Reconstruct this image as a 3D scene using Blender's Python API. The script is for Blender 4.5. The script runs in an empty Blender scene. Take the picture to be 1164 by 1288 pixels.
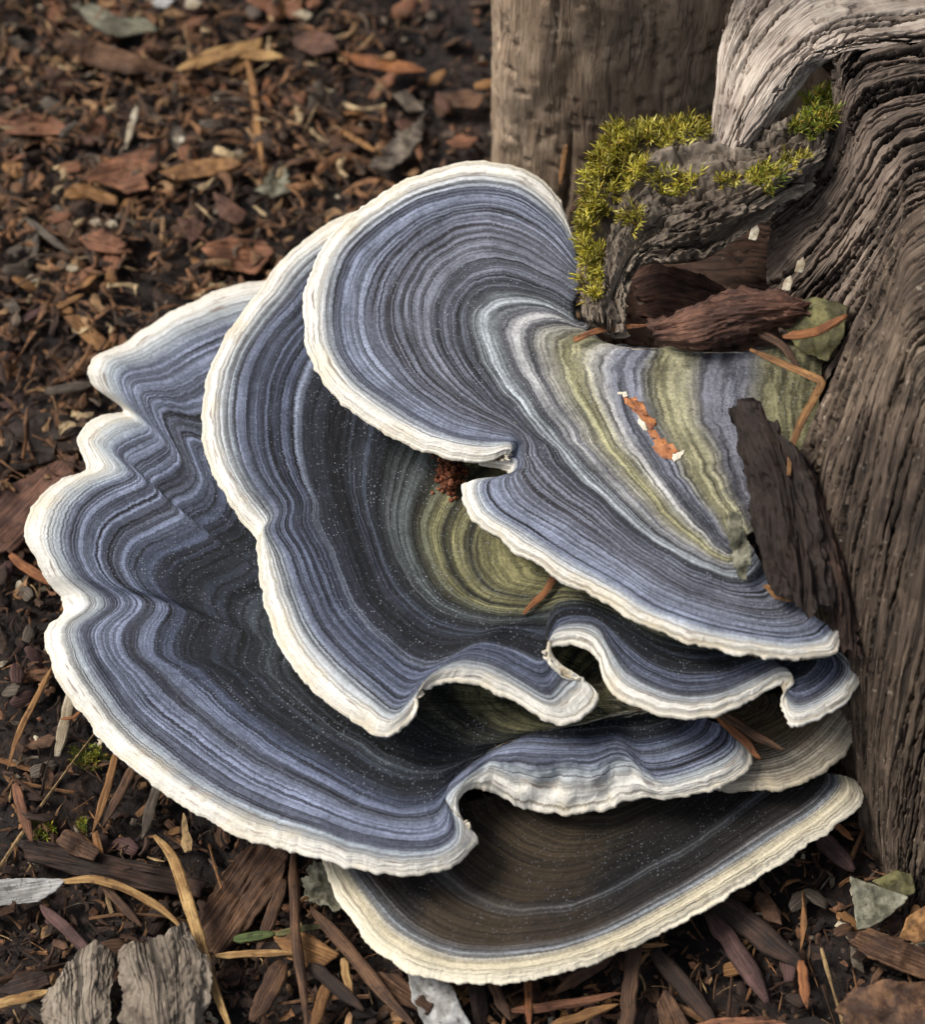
import bpy, math, random
import numpy as np
from mathutils import Vector

random.seed(7)
RNG = np.random.default_rng(7)
P = 1.2e-4            # metres per design unit (about one photo pixel at the focus distance)
scene = bpy.context.scene
col = scene.collection

# ------------------------------------------------------------------ camera
PITCH = math.radians(55)
DIST = 3000.0
TGT = np.array([0.0, 0.0, 200.0])
FWD = np.array([0.0, math.cos(PITCH), -math.sin(PITCH)])
RIGHT = np.array([1.0, 0.0, 0.0])
UP = np.array([0.0, math.sin(PITCH), math.cos(PITCH)])
CAMP = TGT - FWD * DIST
cam = bpy.data.cameras.new('camera')
camo = bpy.data.objects.new('camera', cam)
col.objects.link(camo)
camo.location = Vector(CAMP * P)
camo.rotation_euler = (math.radians(90) - PITCH, 0, 0)
cam.sensor_fit = 'HORIZONTAL'
cam.sensor_width = 36
cam.lens = 36 * DIST / 1164.0
cam.clip_start = 0.01
cam.clip_end = 400
cam.dof.use_dof = True
cam.dof.focus_distance = (DIST - 60) * P
cam.dof.aperture_fstop = 24
scene.camera = camo

# ------------------------------------------------------------------ world, sun, exposure
SUN_DIR = Vector((-0.60, 0.08, 0.80)).normalized()     # towards the sun
world = bpy.data.worlds.new('World')
scene.world = world
world.use_nodes = True
wn = world.node_tree
bg = wn.nodes['Background']
sky = wn.nodes.new('ShaderNodeTexSky')
sky.sky_type = 'NISHITA'
sky.sun_disc = False
sky.sun_elevation = math.asin(SUN_DIR.z)
sky.sun_rotation = math.atan2(SUN_DIR.x, SUN_DIR.y)
sky.dust_density = 4.0
hsv = wn.nodes.new('ShaderNodeHueSaturation')
hsv.inputs['Saturation'].default_value = 0.45
wn.links.new(sky.outputs[0], hsv.inputs['Color'])
wn.links.new(hsv.outputs[0], bg.inputs['Color'])
bg.inputs['Strength'].default_value = 0.058
sun = bpy.data.lights.new('sun', 'SUN')
sun.energy = 1.5
sun.angle = math.radians(22)
sun.color = (1.0, 0.95, 0.88)
suno = bpy.data.objects.new('sun', sun)
col.objects.link(suno)
suno.rotation_euler = SUN_DIR.to_track_quat('Z', 'Y').to_euler()
vs = scene.view_settings
vs.view_transform = 'Standard'
vs.look = 'None'
vs.exposure = 1.08
vs.gamma = 1.0
vs.use_curve_mapping = False
scene.cycles.use_denoising = True
scene.cycles.max_bounces = 4
scene.cycles.diffuse_bounces = 3
scene.cycles.use_adaptive_sampling = True
scene.cycles.adaptive_threshold = 0.04

# ------------------------------------------------------------------ numeric helpers
def fade(t): return t * t * t * (t * (t * 6 - 15) + 10)

_G3 = np.array([[1,1,0],[-1,1,0],[1,-1,0],[-1,-1,0],[1,0,1],[-1,0,1],[1,0,-1],[-1,0,-1],
                [0,1,1],[0,-1,1],[0,1,-1],[0,-1,-1],[1,1,0],[-1,1,0],[0,-1,1],[0,-1,-1]], float)
_PERM = np.random.default_rng(3).permutation(256)
_PERM = np.concatenate([_PERM, _PERM, _PERM])

def pn(x, y, z=0.0):
    """gradient noise, about -0.9 to 0.9"""
    x, y, z = np.broadcast_arrays(np.asarray(x, float), np.asarray(y, float), np.asarray(z, float))
    xi = np.floor(x).astype(int); yi = np.floor(y).astype(int); zi = np.floor(z).astype(int)
    xf, yf, zf = x - xi, y - yi, z - zi
    u, v, w = fade(xf), fade(yf), fade(zf)
    def g(dx, dy, dz):
        h = _PERM[_PERM[_PERM[(xi + dx) & 255] + ((yi + dy) & 255)] + ((zi + dz) & 255)] & 15
        gr = _G3[h]
        return gr[..., 0] * (xf - dx) + gr[..., 1] * (yf - dy) + gr[..., 2] * (zf - dz)
    l = lambda a, b, t: a + t * (b - a)
    return l(l(l(g(0,0,0), g(1,0,0), u), l(g(0,1,0), g(1,1,0), u), v),
             l(l(g(0,0,1), g(1,0,1), u), l(g(0,1,1), g(1,1,1), u), v), w)

def fbm(x, y, z=0.0, o=4, gain=0.5):
    s, a, f = 0.0, 1.0, 1.0
    for k in range(o):
        s = s + a * pn(np.asarray(x) * f + 17.3 * k, np.asarray(y) * f + 5.1 * k, np.asarray(z) * f)
        a *= gain; f *= 2.03
    return s

def sstep(a, b, x):
    t = np.clip((np.asarray(x, float) - a) / (b - a), 0, 1)
    return t * t * (3 - 2 * t)

def herm(k, v, x):
    """smooth curve through v at the knots k (first axis)"""
    k = np.asarray(k, float); v = np.asarray(v, float)
    d = (v[1:] - v[:-1]) / (k[1:] - k[:-1]).reshape((-1,) + (1,) * (v.ndim - 1))
    m = np.empty_like(v)
    m[0], m[-1] = d[0], d[-1]
    if len(k) > 2:
        h = (k[1:] - k[:-1]).reshape((-1,) + (1,) * (v.ndim - 1))
        m[1:-1] = (d[:-1] * h[1:] + d[1:] * h[:-1]) / (h[1:] + h[:-1])
    i = np.clip(np.searchsorted(k, x, side='right') - 1, 0, len(k) - 2)
    hh = k[i + 1] - k[i]
    s = (np.asarray(x) - k[i]) / hh
    sh = (-1,) + (1,) * (v.ndim - 1)
    s = s.reshape(sh); hh = hh.reshape(sh)
    return ((2*s**3 - 3*s**2 + 1) * v[i] + (s**3 - 2*s**2 + s) * hh * m[i]
            + (-2*s**3 + 3*s**2) * v[i + 1] + (s**3 - s**2) * hh * m[i + 1])

def at(px, py, z):
    """point of the place at height z that the traced outline point belongs to"""
    px, py, z = np.broadcast_arrays(np.asarray(px, float), np.asarray(py, float), np.asarray(z, float))
    d = FWD * DIST + RIGHT * (px[..., None] - 582) - UP * (py[..., None] - 644)
    s = (z - CAMP[2]) / d[..., 2]
    return CAMP + d * s[..., None]

def proj(w):
    r = w - CAMP
    dep = r @ FWD
    return 582 + (r @ RIGHT) / dep * DIST, 644 - (r @ UP) / dep * DIST, dep

def ground_z(x, y):
    return (26 * fbm(x / 260.0, y / 260.0, 1.7, 3) + 9 * fbm(x / 60.0, y / 60.0, 4.1, 3)) * np.exp(-(np.hypot(x, y) / 6000.0) ** 2)

def on_ground(px, py, off):
    z = np.zeros(np.broadcast(px, py).shape) + off
    for _ in range(5):
        w = at(px, py, z)
        z = ground_z(w[..., 0], w[..., 1]) + off
    return at(px, py, z)

# ------------------------------------------------------------------ object helpers
def mesh_obj(name, verts, faces, mat, parent=None, smooth=True, uv=None, uvname='UVMap', attrs=None):
    me = bpy.data.meshes.new(name)
    v = np.ascontiguousarray(np.asarray(verts, float) * P, dtype=np.float32)
    f = faces if isinstance(faces, np.ndarray) else None
    if f is not None:
        n, k = f.shape
        me.vertices.add(len(v)); me.vertices.foreach_set('co', v.ravel())
        me.loops.add(n * k); me.loops.foreach_set('vertex_index', f.astype(np.int32).ravel())
        me.polygons.add(n)
        me.polygons.foreach_set('loop_start', np.arange(0, n * k, k, dtype=np.int32))
        me.update(calc_edges=True)
    else:
        me.from_pydata([tuple(q) for q in v], [], faces)
    me.polygons.foreach_set('use_smooth', np.full(len(me.polygons), smooth))
    if uv is not None:
        l = me.uv_layers.new(name=uvname)
        idx = np.empty(len(me.loops), dtype=np.int32)
        me.loops.foreach_get('vertex_index', idx)
        l.data.foreach_set('uv', np.asarray(uv, np.float32)[idx].ravel())
    for an, av in (attrs or {}).items():
        at_ = me.attributes.new(an, 'FLOAT', 'POINT')
        at_.data.foreach_set('value', np.asarray(av, np.float32))
    me.validate()
    me.update()
    me.materials.append(mat)
    o = bpy.data.objects.new(name, me)
    col.objects.link(o)
    if parent is not None: o.parent = parent
    return o

def tag(o, label=None, cat=None, group=None, kind=None):
    if label: o['label'] = label
    if cat: o['category'] = cat
    if group: o['group'] = group
    if kind: o['kind'] = kind
    return o

def empty(name, label, cat, group=None):
    o = bpy.data.objects.new(name, None)
    o.empty_display_size = 0.005
    col.objects.link(o)
    return tag(o, label, cat, group)

def gridfaces(nu, nv, base=0, flip=False, closed=False):
    i = np.arange(nu if closed else nu - 1)[:, None]; j = np.arange(nv - 1)[None, :]
    i2 = (i + 1) % nu
    a = base + i * nv + j; b = base + i2 * nv + j
    q = np.stack(np.broadcast_arrays(a, b, b + 1, a + 1), -1).reshape(-1, 4)
    return q[:, ::-1] if flip else q

def grid_normals(W):
    du = np.gradient(W, axis=0); dv = np.gradient(W, axis=1)
    n = np.cross(du, dv)
    n /= np.linalg.norm(n, axis=-1, keepdims=True) + 1e-9
    return n

# ------------------------------------------------------------------ materials
def lin(r, g, b):
    f = lambda c: c / 12.92 if c <= 0.04045 else ((c + 0.055) / 1.055) ** 2.4
    return (f(r / 255), f(g / 255), f(b / 255), 1)

class NT:
    def __init__(s, name):
        s.m = bpy.data.materials.new(name); s.m.use_nodes = True
        s.t = s.m.node_tree; s.b = s.t.nodes['Principled BSDF']
    def n(s, t, **k):
        o = s.t.nodes.new(t)
        for a, v in k.items(): setattr(o, a, v)
        return o
    def l(s, a, b): s.t.links.new(a, b)
    def put(s, sock, v):
        if isinstance(v, bpy.types.NodeSocket): s.l(v, sock)
        elif v is not None: sock.default_value = v
    def math(s, op, a, b=None, clamp=False):
        o = s.n('ShaderNodeMath', operation=op, use_clamp=clamp)
        s.put(o.inputs[0], a); s.put(o.inputs[1], b)
        return o.outputs[0]
    def noise(s, vec, scale, detail=3, rough=0.55, dist=0.0):
        o = s.n('ShaderNodeTexNoise')
        s.l(vec, o.inputs['Vector'])
        o.inputs['Scale'].default_value = scale; o.inputs['Detail'].default_value = detail
        o.inputs['Roughness'].default_value = rough; o.inputs['Distortion'].default_value = dist
        return o.outputs['Fac']
    def mapr(s, v, a, b, c=0.0, d=1.0, smooth=True):
        o = s.n('ShaderNodeMapRange')
        o.interpolation_type = 'SMOOTHSTEP' if smooth else 'LINEAR'
        s.put(o.inputs[0], v)
        for i, q in enumerate((a, b, c, d)): s.put(o.inputs[i + 1], q)
        return o.outputs[0]
    def ramp(s, v, stops, interp='LINEAR'):
        o = s.n('ShaderNodeValToRGB'); cr = o.color_ramp; cr.interpolation = interp
        stops = sorted(stops, key=lambda q: q[0])
        cr.elements[0].position = stops[0][0]; cr.elements[0].color = stops[0][1]
        cr.elements[1].position = stops[-1][0]; cr.elements[1].color = stops[-1][1]
        for p, c in stops[1:-1]:
            cr.elements.new(p).color = c
        s.l(v, o.inputs[0]); return o.outputs[0]
    def mix(s, f, a, b, blend='MIX'):
        o = s.n('ShaderNodeMix', data_type='RGBA', blend_type=blend)
        s.put(o.inputs[0], f); s.put(o.inputs[6], a); s.put(o.inputs[7], b)
        return o.outputs[2]
    def scalev(s, vec, x, y, z=1.0, loc=(0, 0, 0)):
        o = s.n('ShaderNodeMapping'); s.l(vec, o.inputs[0])
        o.inputs['Scale'].default_value = (x, y, z); o.inputs['Location'].default_value = loc
        return o.outputs[0]
    def bump(s, h, strength, dist):
        o = s.n('ShaderNodeBump'); s.l(h, o.inputs['Height'])
        o.inputs['Strength'].default_value = strength; o.inputs['Distance'].default_value = dist
        return o
    def uv(s): return s.n('ShaderNodeTexCoord').outputs['UV']
    def obj(s): return s.n('ShaderNodeTexCoord').outputs['Object']

def tone(stops, k, sat):
    out = []
    for t, c in stops:
        y = 0.3 * c[0] + 0.55 * c[1] + 0.15 * c[2]
        w = min(1.0, max(0.0, (y - 0.45) / 0.3))          # leave the white margin alone
        ke = k * (0.5 + 0.5 * min(1.0, y / 0.11))
        cool = c[2] > c[0]
        d = [ke * (y + (q - y) * (sat if cool else 0.74)) for q in c[:3]]
        if cool: d = [d[0] * 0.92, d[1] * 0.99, d[2] * 1.0]      # steel rather than violet
        out.append((t, tuple(w * q + (1 - w) * e for q, e in zip(c[:3], d)) + (1,)))
    return out

def cap_material(name, light, dark, seed, F=52.0, speck=None, kl=0.95, kd=0.3, sat=0.54, mott=0.0):
    """zoned cap: two colour ramps over the growth zones (margin to base), mixed by fine concentric stripes"""
    M = NT(name)
    uv = M.uv(); ob = M.obj()
    sep = M.n('ShaderNodeSeparateXYZ'); M.l(uv, sep.inputs[0])
    u, t = sep.outputs[0], sep.outputs[1]
    wob = M.noise(M.scalev(uv, 9, 5, 1, (seed, 0, 0)), 1.0, 4, 0.6)
    wob2 = M.noise(M.scalev(uv, 420, 9, 1, (0, seed, 0)), 1.0, 2)
    tw = M.math('ADD', t, M.math('MULTIPLY', M.math('SUBTRACT', wob, 0.5), 0.018))
    tw = M.math('ADD', tw, M.math('MULTIPLY', M.math('SUBTRACT', wob2, 0.5), 0.011))
    cmb = M.n('ShaderNodeCombineXYZ')
    M.l(M.math('MULTIPLY', u, 1.1), cmb.inputs[0]); M.l(M.math('MULTIPLY', tw, F), cmb.inputs[1])
    cmb.inputs[2].default_value = seed
    n1 = M.noise(cmb.outputs[0], 1.0, 2, 0.6)
    cmb2 = M.n('ShaderNodeCombineXYZ')
    M.l(M.math('MULTIPLY', u, 3.0), cmb2.inputs[0]); M.l(M.math('MULTIPLY', tw, F * 2.2), cmb2.inputs[1])
    cmb2.inputs[2].default_value = seed + 9
    n2 = M.noise(cmb2.outputs[0], 1.0, 2, 0.6)
    s1 = M.mapr(n1, 0.44, 0.54)
    s2 = M.mapr(n2, 0.40, 0.57)
    stripe = M.math('ADD', M.math('MULTIPLY', s1, 0.62), M.math('MULTIPLY', s2, 0.38))
    L = M.ramp(tw, tone(light, kl, sat)); D = M.ramp(tw, tone(dark, kd, sat))
    cn = M.mapr(M.noise(ob, 120, 3, 0.6), 0.32, 0.56, 0.62, 1.0)
    stripe = M.math('ADD', 0.42, M.math('MULTIPLY', M.math('SUBTRACT', stripe, 0.42), cn), True)
    c = M.mix(stripe, D, L)
    # thin dark growth lines
    lines = M.mapr(M.math('ABSOLUTE', M.math('SUBTRACT', n1, 0.5)), 0.0, 0.03, 1.0, 0.0)
    c = M.mix(M.math('MULTIPLY', lines, M.mapr(tw, 0.09, 0.12, 0.0, 0.65)), c, D)
    # blotches and radial fibre streaks (multiplied in)
    blot = M.noise(ob, 170, 3, 0.6)
    fib = M.noise(M.scalev(uv, 300, 16), 1.0, 2)
    fine = M.noise(ob, 2000, 3, 0.75)
    k = M.math('MULTIPLY', M.mapr(blot, 0.3, 0.7, 0.72, 1.18, False), M.mapr(fib, 0.3, 0.7, 0.94, 1.06, False))
    k = M.math('MULTIPLY', k, M.mapr(fine, 0.3, 0.7, 0.62, 1.38, False))
    k = M.math('ADD', 1.0, M.math('MULTIPLY', M.math('SUBTRACT', k, 1.0), M.mapr(tw, 0.06, 0.12, 0.3, 1.0)))
    kk = M.n('ShaderNodeCombineColor')
    for i in range(3): M.l(k, kk.inputs[i])
    c = M.mix(1.0, c, kk.outputs[0], 'MULTIPLY')
    if mott:
        mm = M.math('MULTIPLY', M.mapr(M.noise(ob, 55, 4, 0.6), 0.42, 0.62), M.math('MULTIPLY', M.mapr(tw, 0.1, 0.2), M.mapr(u, 0.25, 0.62, mott, mott * 0.12)))
        c = M.mix(M.math('MULTIPLY', mm, M.mapr(stripe, 0.0, 1.0, 0.35, 1.0)), c, lin(120, 98, 66))
    # stained dashes along the growing edge
    ds = M.noise(M.scalev(uv, 26, 70, 1, (seed, 2, 0)), 1.0, 3, 0.6)
    dm = M.math('MULTIPLY', M.mapr(ds, 0.57, 0.67), M.math('MULTIPLY', M.mapr(tw, 0.008, 0.025), M.mapr(tw, 0.06, 0.09, 1.0, 0.0)))
    c = M.mix(M.math('MULTIPLY', dm, 0.75), c, lin(116, 96, 86))
    yl = M.math('MULTIPLY', M.mapr(M.noise(ob, 110, 4, 0.65), 0.50, 0.66, 0.0, 0.3), M.mapr(tw, 0.04, 0.10, 1.0, 0.0))
    c = M.mix(yl, c, lin(206, 188, 150))
    # pale powdery specks
    vo = M.n('ShaderNodeTexVoronoi'); M.l(ob, vo.inputs['Vector']); vo.inputs['Scale'].default_value = 2300
    dots = M.mapr(vo.outputs['Distance'], 0.14, 0.36, 1.0, 0.0)
    sc_ = M.n('ShaderNodeSeparateColor'); M.l(vo.outputs['Color'], sc_.inputs[0])
    keep = M.mapr(sc_.outputs[0], 0.25, 1.0)
    patch = M.mapr(M.noise(ob, 150, 4, 0.65), 0.40, 0.60, 0.22, 1.0)
    zone = M.ramp(tw, speck or [(0.0, (0, 0, 0, 1)), (0.12, (0.15,) * 3 + (1,)), (0.3, (0.9,) * 3 + (1,)), (1.0, (0.9,) * 3 + (1,))])
    sp = M.math('MULTIPLY', M.math('MULTIPLY', dots, keep), M.math('MULTIPLY', patch, zone))
    c = M.mix(M.math('MULTIPLY', sp, 0.8), c, (0.36, 0.40, 0.46, 1))
    M.l(c, M.b.inputs['Base Color'])
    M.b.inputs['Roughness'].default_value = 0.8
    M.b.inputs['Specular IOR Level'].default_value = 0.25
    M.b.inputs['Sheen Weight'].default_value = 0.04
    M.b.inputs['Sheen Roughness'].default_value = 0.6
    b1 = M.bump(n1, 0.6, 0.0005)
    b2 = M.bump(fine, 0.5, 0.00012); M.l(b1.outputs[0], b2.inputs['Normal'])
    b3 = M.bump(sp, 0.6, 0.0002); M.l(b2.outputs[0], b3.inputs['Normal'])
    b4 = M.bump(M.math('MULTIPLY', fib, M.mapr(tw, 0.05, 0.11, 1.0, 0.15)), 0.35, 0.0003); M.l(b3.outputs[0], b4.inputs['Normal'])
    M.l(b4.outputs[0], M.b.inputs['Normal'])
    return M.m

def pore_material():
    M = NT('pore_cream'); ob = M.obj()
    n = M.noise(ob, 400, 4)
    vo = M.n('ShaderNodeTexVoronoi'); M.l(ob, vo.inputs['Vector']); vo.inputs['Scale'].default_value = 2600
    c = M.ramp(n, [(0.3, lin(150, 128, 95)), (0.5, lin(205, 195, 172)), (0.7, lin(228, 222, 205))])
    c = M.mix(M.mapr(M.noise(ob, 260, 3), 0.60, 0.70, 0, 0.7), c, lin(80, 62, 45))
    M.l(c, M.b.inputs['Base Color']); M.b.inputs['Roughness'].default_value = 0.85
    b = M.bump(vo.outputs['Distance'], 0.6, 0.0002); M.l(b.outputs[0], M.b.inputs['Normal'])
    return M.m

def wood_material(name, cols, along=18, across=420, dirt=0.5, scale=1.0, splits=1.0):
    """weathered wood, grain along uv.x (uv in metres)"""
    M = NT(name); uv = M.uv(); ob = M.obj()
    warp = M.noise(ob, 45, 3)
    v2 = M.n('ShaderNodeVectorMath', operation='ADD'); M.l(uv, v2.inputs[0])
    cb = M.n('ShaderNodeCombineXYZ'); M.l(M.math('MULTIPLY', M.math('SUBTRACT', warp, 0.5), 0.003), cb.inputs[1])
    M.l(cb.outputs[0], v2.inputs[1])
    g1 = M.noise(M.scalev(v2.outputs[0], along, across), scale, 3, 0.65)
    g2 = M.noise(M.scalev(v2.outputs[0], along * 3, across * 3), scale, 3, 0.65)
    big = M.noise(ob, 42, 3, 0.65)
    f = M.math('ADD', M.math('MULTIPLY', g1, 0.40), M.math('MULTIPLY', g2, 0.30))
    f = M.math('ADD', f, M.math('MULTIPLY', big, 0.50))
    n = len(cols)
    c = M.ramp(f, [(0.36 + 0.50 * i / (n - 1), q) for i, q in enumerate(cols)])
    st = M.mapr(M.noise(ob, 80, 4, 0.72), 0.50, 0.62, 0.0, dirt)
    c = M.mix(st, c, M.mix(0.75, c, lin(34, 26, 22)))
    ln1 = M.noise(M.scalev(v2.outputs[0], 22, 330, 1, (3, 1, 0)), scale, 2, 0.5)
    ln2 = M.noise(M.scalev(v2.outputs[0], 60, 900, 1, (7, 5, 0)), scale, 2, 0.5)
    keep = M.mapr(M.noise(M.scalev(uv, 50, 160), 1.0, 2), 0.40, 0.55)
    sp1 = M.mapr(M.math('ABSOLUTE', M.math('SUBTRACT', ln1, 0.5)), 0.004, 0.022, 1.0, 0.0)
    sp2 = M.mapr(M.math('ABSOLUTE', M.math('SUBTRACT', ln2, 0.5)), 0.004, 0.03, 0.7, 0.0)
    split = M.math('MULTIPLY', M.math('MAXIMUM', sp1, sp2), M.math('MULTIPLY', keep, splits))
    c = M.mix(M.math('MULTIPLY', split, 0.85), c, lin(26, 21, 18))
    gr = M.n('ShaderNodeAttribute', attribute_name='grime_shade')
    c = M.mix(M.math('MULTIPLY', gr.outputs['Fac'], 0.85), c, lin(24, 19, 17))  # crack dirt and the shade inside the grooves, both darkened into the colour
    pale = M.mapr(M.noise(ob, 900, 2), 0.66, 0.74, 0.0, 0.5)
    c = M.mix(pale, c, lin(176, 164, 148))
    M.l(c, M.b.inputs['Base Color']); M.b.inputs['Roughness'].default_value = 0.82
    M.b.inputs['Specular IOR Level'].default_value = 0.3
    b1 = M.bump(g1, 0.5, 0.0004)
    b2 = M.bump(g2, 0.6, 0.0003); M.l(b1.outputs[0], b2.inputs['Normal'])
    b3 = M.bump(M.noise(ob, 1500, 3), 0.4, 0.00015); M.l(b2.outputs[0], b3.inputs['Normal'])
    b5 = M.bump(M.math('SUBTRACT', 1.0, split), 0.8, 0.0006); M.l(b3.outputs[0], b5.inputs['Normal'])
    M.l(b5.outputs[0], M.b.inputs['Normal'])
    return M.m

_lit = {}
PAL = {
    'tan': (lin(176, 132, 82), lin(120, 84, 50)), 'rust': (lin(168, 116, 84), lin(100, 66, 48)),
    'brown': (lin(122, 90, 64), lin(66, 46, 34)), 'dark': (lin(80, 58, 46), lin(36, 26, 22)),
    'grey': (lin(128, 117, 102), lin(70, 62, 54)), 'pale': (lin(205, 196, 176), lin(150, 136, 112)),
    'lichen': (lin(150, 148, 128), lin(92, 90, 74)), 'purple': (lin(112, 82, 76), lin(66, 46, 44)),
    'orange': (lin(176, 118, 72), lin(118, 74, 46)), 'redbark': (lin(126, 90, 72), lin(68, 46, 38)),
    'green': (lin(116, 130, 78), lin(66, 82, 42)), 'silver': (lin(206, 206, 204), lin(150, 148, 144)),
    'olive': (lin(126, 122, 78), lin(74, 72, 44)), 'black': (lin(50, 38, 32), lin(22, 17, 15)),
    'straw': (lin(202, 168, 112), lin(140, 104, 62)),
}
def litter(key, fibre=True):
    """bark, wood, leaf and needle litter; grain along uv.x"""
    k = (key, fibre)
    if k in _lit: return _lit[k]
    a, b = PAL[key]
    M = NT('litter_' + key + ('_fibre' if fibre else '')); uv = M.uv(); ob = M.obj()
    g = M.noise(M.scalev(uv, 120, 3200), 1.0, 3, 0.65) if fibre else M.noise(ob, 420, 3, 0.65)
    big = M.noise(ob, 230, 4, 0.6)
    f = M.math('ADD', M.math('MULTIPLY', g, 0.6), M.math('MULTIPLY', big, 0.4))
    c = M.ramp(f, [(0.34, (b[0] * 0.55, b[1] * 0.55, b[2] * 0.55, 1)), (0.46, b), (0.62, a), (0.78, tuple(min(1, q * 1.3) for q in a[:3]) + (1,))])
    info = M.n('ShaderNodeObjectInfo')
    c = M.mix(M.math('MULTIPLY', info.outputs['Random'], 0.35), c, M.mix(0.6, c, lin(60, 44, 34)))
    dk = M.mapr(M.noise(ob, 700, 3, 0.7), 0.56, 0.68, 0, 0.55)
    c = M.mix(dk, c, lin(38, 28, 22))
    M.l(c, M.b.inputs['Base Color']); M.b.inputs['Roughness'].default_value = 0.75
    M.b.inputs['Specular IOR Level'].default_value = 0.35
    b1 = M.bump(g, 0.8, 0.0004); b2 = M.bump(M.noise(ob, 1700, 3, 0.65), 0.6, 0.0002)
    M.l(b1.outputs[0], b2.inputs['Normal']); M.l(b2.outputs[0], M.b.inputs['Normal'])
    _lit[k] = M.m
    return M.m

def island_material(name, stops, rough=0.85, noise=500):
    M = NT(name); ob = M.obj()
    geo = M.n('ShaderNodeNewGeometry')
    c = M.ramp(geo.outputs['Random Per Island'], stops, 'CONSTANT')
    n = M.noise(ob, noise, 4, 0.65)
    c = M.mix(M.mapr(n, 0.32, 0.66, 0.0, 0.9), c, M.mix(0.75, c, lin(30, 22, 18)))
    M.l(c, M.b.inputs['Base Color']); M.b.inputs['Roughness'].default_value = rough
    M.b.inputs['Specular IOR Level'].default_value = 0.3
    b = M.bump(M.noise(ob, 1500, 2, 0.7), 0.7, 0.0003); M.l(b.outputs[0], M.b.inputs['Normal'])
    return M.m

def plain(name, a, b, sc=600, rough=0.7):
    M = NT(name); ob = M.obj()
    n = M.noise(ob, sc, 4, 0.6)
    M.l(M.ramp(n, [(0.35, b), (0.65, a)]), M.b.inputs['Base Color']); M.b.inputs['Roughness'].default_value = rough
    bb = M.bump(n, 0.6, 0.0003); M.l(bb.outputs[0], M.b.inputs['Normal'])
    return M.m

#__STRUCTURE__
# ------------------------------------------------------------------ ground
def build_ground():
    n = 420
    s = np.linspace(-1, 1, n)
    ax = np.sign(s) * (np.abs(s) * 1500 + np.maximum(np.abs(s) - 0.8, 0) ** 4 * 1.2e8)
    X, Y = np.meshgrid(ax, ax + 250, indexing='ij')
    Z = ground_z(X, Y) + 5 * fbm(X / 14.0, Y / 14.0, 9.0, 3) * (np.hypot(X, Y) < 2500) - 12
    W = np.stack([X, Y, Z], -1)
    M = NT('dark_soil'); ob = M.obj()
    n1 = M.noise(ob, 90, 3, 0.65); n2 = M.noise(ob, 900, 3, 0.7)
    c = M.ramp(M.math('ADD', M.math('MULTIPLY', n1, 0.5), M.math('MULTIPLY', n2, 0.5)),
               [(0.38, lin(14, 10, 9)), (0.52, lin(34, 25, 21)), (0.66, lin(66, 47, 35))])
    M.l(c, M.b.inputs['Base Color']); M.b.inputs['Roughness'].default_value = 0.9
    b1 = M.bump(n1, 0.7, 0.002); b2 = M.bump(n2, 0.9, 0.0006); M.l(b1.outputs[0], b2.inputs['Normal'])
    M.l(b2.outputs[0], M.b.inputs['Normal'])
    o = mesh_obj('ground', W.reshape(-1, 3), gridfaces(n, n), M.m)
    tag(o, kind='structure')
build_ground()

# ------------------------------------------------------------------ stump
def low(z): return np.where(z > 400, 400 + (z - 400) * 0.58, z)

def sheet(strands, nu, nv, zs=None, knots_v=None):
    """strands: lists of (px, py, z) of equal length, along the grain; returns world grid [along, across]"""
    S = np.array(strands, float)                      # across, along, 3
    if zs: S[..., 2] = low(S[..., 2])
    nS, nA, _ = S.shape
    ku = np.linspace(0, 1, nA)
    A = herm(ku, np.swapaxes(S, 0, 1), np.linspace(0, 1, nu))      # along, across, 3
    kv = np.linspace(0, 1, nS) if knots_v is None else np.asarray(knots_v, float)
    B = herm(kv, np.swapaxes(A, 0, 1), np.linspace(0, 1, nv))      # across, along, 3
    B = np.swapaxes(B, 0, 1)
    return at(B[..., 0], B[..., 1], B[..., 2])

def arc_uv(W):
    su = np.linalg.norm(np.diff(W, axis=0), axis=-1).mean(1); sv = np.linalg.norm(np.diff(W, axis=1), axis=-1).mean(0)
    u = np.concatenate([[0], np.cumsum(su)]); v = np.concatenate([[0], np.cumsum(sv)])
    U, V = np.meshgrid(u, v, indexing='ij')
    return U, V

def cracks(U, V, n, seed, wid=(1.3, 2.8), dep=(10, 26), ln=(0.2, 0.6)):
    rg = np.random.default_rng(int(seed * 100))
    um, vm = U.max(), V.max()
    out = np.zeros(U.shape)
    for k in range(n):
        v0 = rg.uniform(0, vm); L = rg.uniform(*ln) * um; u0 = rg.uniform(-0.1 * um, um - 0.5 * L)
        sel = np.flatnonzero((U[:, 0] >= u0) & (U[:, 0] <= u0 + L))
        if len(sel) < 4: continue
        u = U[sel, :1]; q = (u - u0) / L
        vc = v0 + 12 * fbm(u / 260., u * 0 + k, seed, 2) + 5 * fbm(u / 30., u * 0 + k, seed + 2, 4, .6)
        w = rg.uniform(*wid) * (0.35 + np.sin(math.pi * np.clip(q, 0, 1)) ** .6) * (1 + .5 * fbm(u / 30., u * 0 + k, 1.0, 2))
        d = rg.uniform(*dep) * np.sin(math.pi * np.clip(q, 0, 1)) ** .5
        dv = (V[sel] - vc) / w
        out[sel] = np.maximum(out[sel], d * np.exp(-dv ** 4) - 0.10 * d * np.exp(-((V[sel] - vc) / (w * 4)) ** 2))
    return out

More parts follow.
